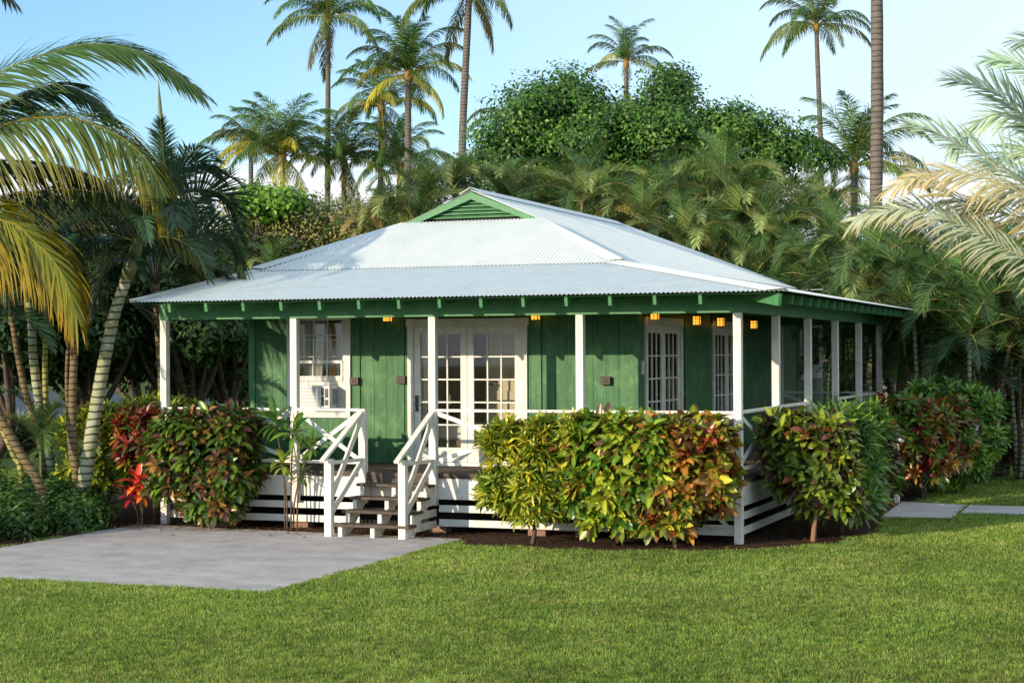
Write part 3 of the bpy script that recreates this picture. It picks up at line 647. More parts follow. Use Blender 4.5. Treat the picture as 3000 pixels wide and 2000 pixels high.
dk = dict(n=70, length=.72, width=.034, ang=(66,28), vee=28, droop=.3, seg=3, rr=.026, rc=(.16,.17,.05), wild=.05, jit=.2)
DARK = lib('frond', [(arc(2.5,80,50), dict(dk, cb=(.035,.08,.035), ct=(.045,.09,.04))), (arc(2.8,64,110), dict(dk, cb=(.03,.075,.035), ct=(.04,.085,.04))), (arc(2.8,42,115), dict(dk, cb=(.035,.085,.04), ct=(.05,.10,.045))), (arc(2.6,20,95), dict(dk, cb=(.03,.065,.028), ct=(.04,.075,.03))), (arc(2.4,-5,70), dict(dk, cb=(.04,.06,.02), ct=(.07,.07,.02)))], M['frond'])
def trunk(path, r0, r1, n=10, flare=1.6, rings=0):
    P = smooth_path(path, 12); k = len(P); f = np.linspace(0, 1, k)
    R = r0+(r1-r0)*f; R = R*(1+(flare-1)*np.exp(-f*14))
    R = R*(1+.03*np.sin(np.arange(k)*2.1))
    return MB().tube(P, list(R), n)
def palm(name, label, cat, base, top, r0, r1, LIB, azs, sc=1., group=None, mt='coco', mid=None, seed=0, heart=.22, hm='fibre'):
    r = random.Random(seed); base = np.array(base, float); top = np.array(top, float)
    root = thing(name, label, cat, tuple(base), group)
    mid = (base+top)/2+np.array(mid if mid is not None else (r.uniform(-.3,.3), r.uniform(-.3,.3), 0))
    trunk([base-base, mid-base, top-base], r0, r1).build('trunk', M[mt], root, smooth=True)
    tt = top-base
    if heart: MB().tube([tt-(0,0,heart*1.2), tt+(0,0,.0), tt+(0,0,heart*1.3), tt+(0,0,heart*2.4)], [r1*1.05, r1*1.7, r1*1.4, r1*.3], 8).build('crown_base', M[hm], root, smooth=True)
    for i, a_ in azs:
        obj('frond', LIB[i], root, tuple(tt+np.array((0,0,heart*.8))), math.radians(a_), sc*r.uniform(.9,1.08), rot=(math.radians(r.uniform(-6,6)), math.radians(r.uniform(-6,6)), math.radians(a_)))
    return root
def crown(r, nf, kinds):
    a = r.uniform(0, 360); out = []
    for i in range(nf):
        out.append((kinds[int(i*len(kinds)/nf)], a)); a += 137.5+r.uniform(-12,12)
    return out

# ------------------------------------------------------------------ coconut palms beyond
CO = [  # u, v of crown, Z, base u, scale, frond kinds, label
 (962,62,100,956,1.15,[0,1,1,2,2,3,3,4,4,7],22,'tall straight coconut palm left of the gable, crown cut by the frame top'),
 (1196,228,88,1192,1.05,[0,0,1,1,2,2,3,3,6,4,5],25,'full crowned coconut palm with a long frond reaching right, left of the leaning palm'),
 (1118,322,98,1104,1.0,[0,1,1,2,2,3,6,4,6,7],22,'mid-height coconut palm overlapped by the larger crown right of it'),
 (1374,-20,84,1415,1.1,[0,1,2,3,3,4,4,7],20,'leaning coconut palm with curved thin trunk above the gable, crown cut by the frame'),
 (735,440,104,736,.95,[0,1,2,2,3,3,6,4,5],20,'short coconut palm with yellow lower fronds, leftmost of the row above the hedge'),
 (828,470,96,826,1.15,[0,0,1,1,2,2,3,3,6,4,5],26,'bushy coconut palm with an upright crown, second from left above the hedge'),
 (1008,480,98,1002,1.05,[0,1,1,2,2,3,3,4,6,7],24,'low coconut palm just right of the tall straight trunk above the hedge'),
 (1170,490,98,1168,1.05,[0,1,1,2,2,3,3,4,5,5],24,'low coconut palm with yellow drooping fronds nearest the roof gable'),
 (1834,190,120,1835,1.0,[0,0,1,1,2,2,6,3,4,4],17,'small coconut palm standing alone above the broadleaf tree'),
 (2392,85,105,2370,1.1,[0,1,1,2,2,3,3,4,4,4],20,'tall thin coconut palm right of the broadleaf tree, slightly curved trunk'),
 (2502,500,74,2500,1.05,[0,0,1,1,2,2,3,3,4,4],22,'low coconut palm behind the thick grey trunk at the right'),
 (1545,400,75,1560,.85,[1,2,2,3,3,4],12,'coconut palm half hidden behind the left side of the broadleaf tree'),
]
for k, (u, v, Z, bu, s, kinds, nf, lb) in enumerate(CO):
    top = at(u, v, Z); b = at(bu, 1010, Z); base = (b[0], b[1], G)
    r = random.Random(k+5); mid = (0,0,0)
    if k == 3: mid = tuple(RX*(-.65))
    if k == 9: mid = tuple(RX*.5)
    r0 = {3:.20, 1:.19}.get(k, .17)
    palm('coconut_palm', lb, 'palm tree', base, top, r0*1.15, r0*.8, COCO, crown(r, nf, kinds), s*.84, 'coconut palms behind the cottage', mid=mid, seed=k)
# thick grey trunk, crown above the frame
b = at(2535,1010,50); tp_ = at(2568,-260,50)
palm('coconut_palm', 'thick grey ringed palm trunk crossing the sky at right, its crown above the frame', 'palm tree', (b[0],b[1],G), tp_, .20, .17, COCO, crown(random.Random(3), 20, [0,1,1,2,2,3,3]), 1., mid=tuple(RX*.15), seed=44)

# ------------------------------------------------------------------ areca palms behind and right of the cottage
AR = [(1262,560,43,1.1),(1330,545,44,1.0),(1220,625,42,1.0),(1480,560,45,1.0),(1570,585,46,1.0),(1705,560,43,1.15),(1770,600,45,1.0),(1830,590,44,.9),(1880,640,42,1.),(1950,600,45,1.1),(2040,560,46,1.1),(2120,540,44,1.15),
      (2150,640,42,1.1),(2230,600,44,1.05),(2000,700,41,1.0),(2100,730,41,1.0),(2260,690,41,1.05),(2340,660,42,1.0),(2400,620,43,1.05),(2330,790,40,1.0),(2200,800,40,1.0)]
AR2 = [(2470,740,38,1.15),(2560,800,35,1.15),(2640,770,36,1.2),(2700,860,34,1.15),(2790,800,36,1.1),(2838,900,33,1.2),(2920,820,35,1.2),(2985,880,34,1.1),(2520,900,38,1.0)]
def areca(u, v, Z, s, lb, grp, seed, stems=3, LIB=AREC, kinds=(0,1,1,2,2,3,3,4,4,5,6,6), nf=13):
    r = random.Random(seed); top = at(u, v, Z); root = thing('areca_palm', lb, 'palm tree', (top[0],top[1],G), grp)
    base = np.array((top[0],top[1],G))
    for q in range(stems):
        off = np.array((r.uniform(-.5,.5), r.uniform(-.5,.5), 0))*(q > 0); tt = top-base+off*1.5-np.array((0,0,r.uniform(.3,1.6)))*(q > 0)
        trunk([off*.3, tt*.5+off*.2, tt], .06*s, .045*s, 8).build('trunk', M['ring_pale' if q % 2 else 'ring_brown'], root, smooth=True)
        m_ = nf if q == 0 else 7
        for i, a_ in crown(r, m_, list(kinds)):
            obj('frond', LIB[i], root, tuple(tt+np.array((0,0,-.05))), 0, s*r.uniform(.85,1.1), rot=(math.radians(r.uniform(-8,8)), math.radians(r.uniform(-10,6)), math.radians(a_)))
AR.sort(); AR2.sort()
for k, (u, v, Z, s) in enumerate(AR):
    lb = ('feathery areca palm left of the gable peak, ' if u < 1360 else 'feathery areca palm behind the roof slope, ')+('number %s from the left in the row'.replace('number ', '') % ORD[k] if k < 20 else 'last on the right of the row')
    kd = (0,1,1,2,2,2,3,3,4,4,6) if k % 4 else (0,1,2,2,3,2,5,4,5,6)
    areca(u, v+25, Z, s*.80, lb, 'areca palms behind the roof', 200+k, 2, kinds=kd, nf=14)
for k, (u, v, Z, s) in enumerate(AR2):
    areca(u, v+10, Z, s*.74, 'areca palm with grey ringed stems right of the porch, %s from the left' % ORD[k], 'areca palms right of the porch', 300+k, 4, LIB=AREC, kinds=(0,1,1,2,3,3,4,4,6,6,6))

# ------------------------------------------------------------------ broadleaf crowns
def leafcloud(blobs, n, size, pal, wts=None, clump=.35, seed=0, asp=.5, upb=.5, shell=.55, per=28, rj=.12):
    r = np.random.default_rng(seed); B = np.array(blobs, float); vol = (B[:,3]*B[:,4]*B[:,5])**(.67); vol /= vol.sum()
    nc = max(1, n//per); bi = r.choice(len(B), nc, p=vol); d = unit(r.normal(size=(nc,3))); rad = shell+(1-shell)*r.random(nc)**.6
    rad *= 1+rj*np.clip(r.normal(size=nc), -1.6, 1.6)
    cc = B[bi,:3]+d*B[bi,3:]*rad[:,None]; li = r.integers(0, nc, n)
    p = cc[li]+np.clip(r.normal(size=(n,3)), -1.5, 1.5)*clump*np.array([1,1,.7])
    out = unit(d[li]*.8+unit(p-cc[li])*.6+np.array([0,0,upb])+r.normal(0, .45, (n,3)))
    ax = unit(np.cross(out, r.normal(size=(n,3)))); ax = unit(ax+np.array([0,0,-.25])); bx_ = unit(np.cross(out, ax))
    L_ = size*(.7+.6*r.random(n)); w = L_*asp
    V = np.stack([p, p+ax*(L_*.5)[:,None]+bx_*(w*.5)[:,None]+out*(w*.12)[:,None], p+ax*L_[:,None], p+ax*(L_*.5)[:,None]-bx_*(w*.5)[:,None]+out*(w*.12)[:,None]], 1)
    pal = np.array(pal, float); cid = r.choice(len(pal), nc, p=wts); mixr = r.random(n) < .35; ci = np.where(mixr, r.choice(len(pal), n, p=wts), cid[li])
    col = pal[ci]*(.75+.5*r.random((n,1))); col = np.repeat(col[:,None], 4, 1)
    b4 = np.arange(n)*4
    F = np.concatenate([np.stack([b4, b4+1, b4+2], 1), np.stack([b4, b4+2, b4+3], 1)])
    return V.reshape(-1,3), F, col.reshape(-1,3), cc
def limbs(cc, base, n, r0, seed, fork):
    """trunk and branches reaching clump centres"""
    r = np.random.default_rng(seed); mb = MB(); fork = np.array(fork)
    base = np.array(base, float); mb.tube(smooth_path([base, (base+fork)/2+r.normal(0,.12,3)*[1,1,0], fork], 5), list(np.linspace(r0, r0*.75, 11)), 8)
    for i in r.choice(len(cc), min(n, len(cc)), replace=False):
        e = cc[i]; m_ = fork+(e-fork)*.5+r.normal(0,.12*np.linalg.norm(e-fork)*.6,3)
        mb.tube(smooth_path([fork, m_, e], 4), list(np.linspace(r0*.5, .012, 9)), 5)
    return mb
def tree(name, label, cat, base, blobs, n, size, pal, seed, fork, r0=.2, wts=None, clump=.35, group=None, mt='leaf', br=40, bark='bark', **kw):
    base = np.array(base, float); bl = [tuple(np.array(b_[:3])-base)+tuple(b_[3:]) for b_ in blobs]
    root = thing(name, label, cat, tuple(base), group)
    V, F, c, cc = leafcloud(bl, n, size, pal, wts, clump, seed, **kw)
    obj('crown', npmesh('crown', V, F, c, M[mt]), root)
    limbs(cc, (0,0,0), br, r0, seed, np.array(fork)-base).build('trunk', M[bark], root, smooth=True)
    return root
def blob(u, v, Z, ru, rv, rd): # radii in photo pixels and metres deep
    p = at(u, v, Z); return (p[0], p[1], p[2], ru*Z/FPX, rd, rv*Z/FPX)
Zt = 56
pal = [(.055,.14,.022),(.085,.20,.03),(.03,.085,.016),(.15,.27,.04)]
bl = [blob(1560,380,Zt,120,130,2), blob(1640,300,Zt+1,70,90,1.2), blob(1700,290,Zt,45,75,1), blob(1510,450,Zt,110,80,1.6), blob(1760,420,Zt,170,120,2.2), blob(1850,370,Zt,80,80,1.3), blob(1955,270,Zt,45,80,.9), blob(1985,330,Zt,70,90,1.2),
      blob(1940,430,Zt,160,110,2), blob(2100,400,Zt,120,60,1.6), blob(2090,480,Zt,150,80,1.8), blob(2220,370,Zt,90,28,1), blob(2290,420,Zt,90,30,1), blob(2230,470,Zt,110,55,1.3), blob(2120,350,Zt,70,35,1), blob(1800,540,Zt,260,70,2.2),
      blob(2200,530,Zt,90,60,1.2), blob(1600,540,Zt,160,70,1.6), blob(1420,500,Zt,60,40,1), blob(2370,450,Zt,50,22,.6), blob(2430,460,Zt,45,15,.4)]
b = at(1880,1010,Zt)
tree('broadleaf_tree', 'large spreading bright green broadleaf tree rising behind the cottage roof', 'tree', (b[0],b[1],G), bl, 100000, .14, pal, 1, (b[0],b[1],5.2), .3, wts=[.35,.32,.18,.15], clump=.33, asp=.62, br=110, per=130, shell=.70, rj=.17)
# dense dark trees behind the arecas
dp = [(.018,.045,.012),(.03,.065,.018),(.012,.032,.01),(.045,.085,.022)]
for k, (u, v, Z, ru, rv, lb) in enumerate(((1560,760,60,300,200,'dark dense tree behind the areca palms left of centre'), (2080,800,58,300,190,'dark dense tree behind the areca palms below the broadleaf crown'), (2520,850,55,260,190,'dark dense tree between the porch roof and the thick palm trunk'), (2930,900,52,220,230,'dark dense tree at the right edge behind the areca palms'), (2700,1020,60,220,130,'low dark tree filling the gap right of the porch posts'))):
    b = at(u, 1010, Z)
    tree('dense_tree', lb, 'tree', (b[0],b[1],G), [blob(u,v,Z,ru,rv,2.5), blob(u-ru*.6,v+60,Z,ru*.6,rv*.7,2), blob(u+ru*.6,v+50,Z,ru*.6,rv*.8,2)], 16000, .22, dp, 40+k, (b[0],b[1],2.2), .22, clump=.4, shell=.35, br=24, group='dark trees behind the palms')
# vine covered hedge left of the gable
Zh = 46
hp = [(.18,.22,.045),(.26,.30,.06),(.26,.19,.11),(.11,.15,.035),(.36,.28,.15)]
bl = [blob(u_, v_, Zh+dz, 70, rv_, 1.6) for u_, v_, rv_, dz in ((740,640,65,0),(830,640,65,.5),(920,640,62,0),(1010,640,60,.4),(1090,650,60,0),(1170,660,60,.3),(760,740,80,0),(870,730,80,0),(980,720,80,0),(1090,720,80,0),(700,760,90,0),(760,850,80,0),(900,840,80,0),(1040,820,80,0))]
b = at(930,1010,Zh)
tree('vine_hedge', 'tall tangled hedge of olive and pinkish vines below the coconut palms', 'hedge', (b[0],b[1],G), bl, 46000, .10, hp, 7, (b[0],b[1],2.5), .12, wts=[.3,.25,.2,.15,.1], clump=.22, br=160, per=18, asp=.5)
bl = [blob(760,585,Zh-1,55,26,.9), blob(840,590,Zh-1,50,20,.9), blob(790,610,Zh-1,70,20,.9)]
b = at(780,1010,Zh-1)
tree('leafy_shrub', 'bright green leafy shrub topping the left end of the vine hedge', 'shrub', (b[0],b[1],G), bl, 3800, .16, [(.18,.36,.04),(.25,.42,.05),(.12,.25,.035)], 8, (b[0],b[1],4), .08, clump=.2, br=20, asp=.7)
# fan of small areca in front of the hedge
areca(800,800,41,.55,'small yellow green palm in front of the vine hedge near the roof edge','',501,1,kinds=(0,1,1,2,2,3),nf=9)
areca(980,830,42,.5,'small bluish palm just above the left roof slope','',502,1,kinds=(0,1,1,3,4),nf=8)

# ------------------------------------------------------------------ dark trees at left behind the porch
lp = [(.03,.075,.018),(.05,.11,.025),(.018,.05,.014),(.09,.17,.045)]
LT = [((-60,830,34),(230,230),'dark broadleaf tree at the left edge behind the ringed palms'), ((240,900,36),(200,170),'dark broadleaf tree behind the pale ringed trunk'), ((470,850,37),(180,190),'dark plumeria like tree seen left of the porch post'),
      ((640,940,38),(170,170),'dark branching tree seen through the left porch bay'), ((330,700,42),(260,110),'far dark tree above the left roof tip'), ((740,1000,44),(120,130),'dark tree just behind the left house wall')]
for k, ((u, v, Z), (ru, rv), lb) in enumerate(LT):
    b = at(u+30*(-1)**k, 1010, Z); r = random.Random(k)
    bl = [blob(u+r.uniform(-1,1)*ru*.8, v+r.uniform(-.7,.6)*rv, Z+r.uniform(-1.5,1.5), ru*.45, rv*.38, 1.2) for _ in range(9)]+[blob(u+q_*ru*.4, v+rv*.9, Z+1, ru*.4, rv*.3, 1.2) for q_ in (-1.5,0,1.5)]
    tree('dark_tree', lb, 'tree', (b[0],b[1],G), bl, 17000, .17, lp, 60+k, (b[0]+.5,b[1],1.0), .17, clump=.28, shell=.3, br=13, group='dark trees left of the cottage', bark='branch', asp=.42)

# ------------------------------------------------------------------ ringed palm clumps at left
def clump(label, stems, Zc, seed, LIBn=DARK, extra=None):
    r = random.Random(seed); b0 = at(stems[0][0][0][0], 1500, Zc); root = thing('clumping_palm', label, 'palm tree', (b0[0],b0[1],G), 'ringed palms left of the porch'); B_ = np.array((b0[0],b0[1],G))
    for pts, px, mt_, crownn, kinds in stems:
        P = [at(u, v, Zc) for u, v in pts]; e = P[0]-(P[1]-P[0])*.5; e = np.array((e[0], e[1], min(e[2], G-.05))); P = [e]+P
        P = [p-B_ for p in P]; R0 = px/2*Zc/FPX
        q = smooth_path(P, 14); k = len(q); f = np.arange(k)
        rad = R0*(1.12-.3*f/k)*(1+.035*np.cos(f*1.7))
        MB().tube(q, list(rad), 12).build('trunk', M[mt_], root, smooth=True)
        if crownn:
            tdir = unit(P[-1]-P[-2]); tt = P[-1]; cs = tt+tdir*.55
            MB().tube([tt-tdir*.03, tt+tdir*.2, cs, cs+tdir*.25], [R0*.95, R0*1.15, R0*.8, R0*.3], 10).build('crownshaft', M['crownshaft'], root, smooth=True)
            for i, a_ in crown(r, crownn, list(kinds)):
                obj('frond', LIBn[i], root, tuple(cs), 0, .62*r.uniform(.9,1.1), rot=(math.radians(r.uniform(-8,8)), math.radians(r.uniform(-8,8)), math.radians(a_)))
    return root
K_ = (1,1,2,2,3,3,4)
clump('clumping palm with a thick white and yellow ringed trunk leaning right beside the porch',
      [([(243,1440),(268,1280),(283,1184),(306,1058),(336,920),(372,812)], 40, 'ring_pale', 13, K_), ([(229,1444),(214,1290),(212,1165),(216,1050),(213,941)], 25, 'ring_brown', 7, (1,2,3,4)), ([(224,1400),(205,1318),(195,1127),(199,1000)], 11, 'ring_brown', 0, ())], 26.3, 1)
clump('clumping palm with slender black ringed trunks at the far left',
      [([(158,1400),(141,1318),(115,1184),(98,1050),(93,957),(86,880)], 27, 'ring_pale', 8, K_), ([(152,1400),(144,1290),(134,1165),(132,1050),(136,940)], 18, 'ring_yellow', 7, (0,1,2,3)), ([(120,1300),(77,1157),(54,1050),(36,940)], 20, 'ring_brown', 6, (1,2,3,4))], 28, 2)
clump('brown ringed palm trunks leaning left out of the frame',
      [([(115,1420),(54,1318),(8,1236),(-40,1140),(-80,1020)], 27, 'ring_brown', 8, K_), ([(60,1380),(40,1335),(14,1275),(-30,1180),(-60,1100)], 15, 'ring_yellow', 5, (1,2,3))], 25.5, 3)
# palm with an upright spear leaf behind them
b = at(490,1010,36); tp_ = at(490,590,36)
pk = palm('feather_palm', 'dark feather palm behind the left clump with one upright spear leaf', 'palm tree', (b[0],b[1],G), tp_, .12, .09, DARK, crown(random.Random(9), 15, [0,1,1,2,2,3,3,4]), .66, mt='ring_brown', seed=9, heart=.2, hm='crownshaft')
s0 = np.array(tp_)-np.array((b[0],b[1],G)); MB().tube([s0, s0+(-.1,0,1.3), s0+(-.17,0,2.0), s0+(-.2,0,2.55)], [.05,.055,.04,.003], 6).build('spear_leaf', M['crownshaft'], pk, smooth=True)
# ------------------------------------------------------------------ big foreground fronds at left
def bigpalm(label, base, crownp, fronds, Z, seedo, tr=.17, tm='coco'):
    root = thing('coconut_palm', label, 'palm tree', (base[0],base[1],G)); B_ = np.array((base[0],base[1],G))
    trunk([np.zeros(3), (crownp-B_)*.5+np.array((.15,-.1,0)), crownp-B_], tr, tr*.7).build('trunk', M[tm], root, smooth=True)
    for k, (pts, kw) in enumerate(fronds):
        P = [crownp]+[at(u, v, Z+dz) for u, v, dz in pts]; P = smooth_path([p-B_ for p in P], 9)
        V, F, c = frond(P, seed=seedo+k, **kw); obj('frond', npmesh('frond', V, F, c, M['frond']), root)
    return root
Zf = 25.4
crownp = at(-560, 560, Zf); base = (crownp[0]-.3, crownp[1]+.2)
f0 = dict(n=165, length=1.15, width=.030, seg=7, rr=.026, wild=.03, jit=.16, start=.22)
FP = [(-150,330,0),(0,215,0),(120,165,0),(260,130,.1),(400,150,.2),(500,205,.3),(585,268,.4)]
fl = [
 (FP, dict(f0, ang=(58,16), vee=-58, vee2=28, droop=.30, cb=(.07,.15,.035), ct=(.08,.13,.03), rc=(.30,.30,.05), length=1.05)),
 ([(-180,440,0),(0,370,0),(90,348,0),(200,346,0),(290,370,.05),(380,420,.1),(446,495,.15),(492,600,.2)], dict(f0, ang=(78,20), vee=-72, vee2=30, droop=.75, cb=(.15,.25,.03), ct=(.46,.36,.03), rc=(.60,.44,.03), length=1.5, n=165)),
 ([(-200,620,-1),(-60,605,-1),(0,643,-1),(54,662,-1),(89,696,-1),(147,752,-1),(191,823,-1),(222,920,-1)], dict(f0, ang=(66,18), vee=-65, vee2=25, droop=.75, cb=(.36,.38,.02), ct=(.70,.42,.025), rc=(.62,.50,.05), length=1.4, n=150, start=.3)),
 ([(-150,600,.8),(60,566,.8),(200,556,.8),(340,575,.8),(480,640,.8),(575,730,.8)], dict(f0, ang=(60,18), vee=-60, vee2=15, droop=.45, cb=(.04,.075,.015), ct=(.08,.08,.015), rc=(.20,.20,.05), length=1.25)),
 ([(-200,420,.6),(-50,340,.6),(60,280,.6),(160,250,.6),(240,270,.6),(320,330,.6)], dict(f0, ang=(62,22), vee=-50, vee2=20, droop=.5, cb=(.03,.07,.022), ct=(.035,.07,.02), rc=(.14,.16,.05), length=1.05)),
 ([(-200,640,1.2),(0,650,1.2),(130,700,1.2),(230,770,1.2),(300,860,1.2)], dict(f0, ang=(64,22), vee=-50, vee2=10, droop=.6, cb=(.025,.05,.014), ct=(.04,.055,.014), rc=(.12,.12,.04), length=1.15)),
 ([(-200,480,1.4),(-20,470,1.4),(150,480,1.4),(300,530,1.4),(420,620,1.4)], dict(f0, ang=(64,22), vee=-55, vee2=10, droop=.6, cb=(.022,.048,.014), ct=(.03,.05,.014), rc=(.12,.12,.04), length=1.15)),
 ([(-420,300,0),(-420,60,0),(-330,-120,0),(-150,-160,0),(-40,-90,0),(30,-10,0)], dict(f0, ang=(60,20), vee=-30, vee2=16, droop=.45, cb=(.03,.07,.025), ct=(.035,.07,.02), length=.95)),
 ([(-700,500,-1),(-950,480,-1.5),(-1150,700,-1.5)], dict(f0, ang=(64,22), vee=-16, droop=.5)),
]
bigpalm('young coconut palm at the left edge with long arching yellow green fronds and hanging leaflets', base, crownp, fl, Zf, 900)

# ------------------------------------------------------------------ pale silvery fronds at right
Zr = 14.5
crownp = at(3330, 560, Zr); base = (crownp[0]+.15, crownp[1]+.2)
s0_ = dict(n=78, length=.50, width=.017, seg=4, rr=.014, wild=.09, jit=.22, start=.15)
PS, PG, PO = (.55,.61,.44), (.38,.50,.37), (.64,.46,.22)
fl = [
 ([(3150,800,0),(3000,752,0),(2900,700,0),(2820,662,0),(2731,624,0),(2612,614,0),(2500,645,0)], dict(s0_, ang=(66,20), vee=48, vee2=-50, droop=.40, cb=PS, ct=(.58,.46,.26), rc=(.45,.42,.24), n=100, length=.52)),
 ([(3100,600,.2),(2939,488,.2),(2820,428,.2),(2731,384,.2),(2671,366,.2)], dict(s0_, ang=(58,20), vee=52, vee2=-30, droop=.20, cb=PG, ct=PS, rc=(.42,.38,.2))),
 ([(3150,470,.3),(2969,312,.3),(2880,255,.3),(2790,232,.3)], dict(s0_, ang=(58,18), vee=55, vee2=-30, droop=.16, cb=(.22,.31,.24), ct=PG, rc=(.4,.38,.2))),
 ([(3200,400,.4),(3090,260,.4),(2990,190,.4),(2900,175,.4)], dict(s0_, ang=(60,22), vee=50, vee2=-30, droop=.25, cb=PG, ct=PG)),
 ([(3150,640,-.2),(2950,545,-.2),(2800,505,-.2),(2700,515,-.2),(2610,550,-.2)], dict(s0_, ang=(66,22), vee=40, vee2=-45, droop=.4, cb=(.42,.38,.20), ct=PO, rc=(.5,.4,.2))),
 ([(3200,500,.5),(3060,360,.5),(2960,330,.5),(2860,360,.5),(2790,440,.5)], dict(s0_, ang=(64,22), vee=45, vee2=-45, droop=.35, cb=PG, ct=PS)),
 ([(3200,640,.5),(3050,560,.5),(2930,560,.5),(2840,620,.5),(2790,700,.5)], dict(s0_, ang=(64,22), vee=45, vee2=-45, droop=.4, cb=PS, ct=(.5,.42,.22))),
 ([(3250,420,.2),(3180,230,.2),(3080,130,.2),(2985,120,.2)], dict(s0_, ang=(60,22), vee=45, vee2=-30, droop=.3, cb=PG, ct=PG)),
 ([(3250,560,.6),(3120,470,.6),(3010,440,.6),(2900,470,.6)], dict(s0_, ang=(62,22), vee=50, vee2=-40, droop=.3, cb=PG, ct=PS)),
 ([(3250,700,.3),(3120,680,.3),(3000,640,.3),(2880,610,.3),(2760,560,.3),(2660,470,.3)], dict(s0_, ang=(60,20), vee=40, vee2=-40, droop=.35, cb=(.38,.36,.2), ct=(.5,.36,.17))),
 ([(3420,400,0),(3600,300,0),(3800,420,0)], dict(s0_, ang=(60,22), vee=20, droop=.3, cb=PG, ct=PG)), ([(3380,350,.8),(3450,260,1.6),(3500,380,2.4)], dict(s0_, ang=(60,22), vee=20, droop=.3, cb=PG, ct=PG)),
]
o = bigpalm('pale silvery palm reaching in from the right edge with dry orange leaflet tips', base, crownp, fl, Zr, 950); o.name = 'silver_palm'
# bluish palm between the clump and the roof
crownp = at(455, 830, 27.2)
h0 = dict(n=95, length=.78, width=.026, seg=4, rr=.02, wild=.04, jit=.15, start=.22, cb=(.04,.095,.05), ct=(.05,.11,.055), rc=(.16,.18,.06))
fl = [([(480,740,0),(520,650,0),(574,568,0),(638,562,0),(686,612,0),(700,690,0)], dict(h0, ang=(72,26), vee=60, vee2=-35, droop=.12)),
 ([(500,780,-.2),(560,700,-.2),(612,672,-.2),(670,692,-.2),(702,752,-.2),(712,815,-.2)], dict(h0, ang=(66,24), vee=40, vee2=-50, droop=.3)),
 ([(455,700,.3),(470,590,.3),(520,500,.3),(590,475,.3),(650,510,.3)], dict(h0, ang=(66,24), vee=40, vee2=-40, droop=.25)),
 ([(420,740,.3),(380,640,.3),(330,580,.3),(260,600,.3),(220,680,.3)], dict(h0, ang=(66,24), vee=40, vee2=-40, droop=.3)),
 ([(500,800,.1),(580,780,.1),(640,800,.1),(670,860,.1)], dict(h0, ang=(60,24), vee=25, vee2=-40, droop=.5, cb=(.05,.07,.02))),
 ([(420,800,.1),(360,770,.1),(300,800,.1),(270,880,.1)], dict(h0, ang=(60,24), vee=25, vee2=-40, droop=.5, cb=(.04,.06,.02))),
 ([(470,740,-.6),(480,640,-1.1),(500,600,-1.7),(520,660,-2.2)], dict(h0, ang=(66,24), vee=20, droop=.4)), ([(440,740,.8),(430,620,1.4),(420,600,2)], dict(h0, ang=(66,24), vee=20, droop=.4))]
o = bigpalm('bluish dark feather palm whose arching fronds hang over the left roof slope', (crownp[0]-.1, crownp[1]+.3), crownp, fl, 27.2, 970, .09, 'ring_brown'); o.name = 'feather_palm'

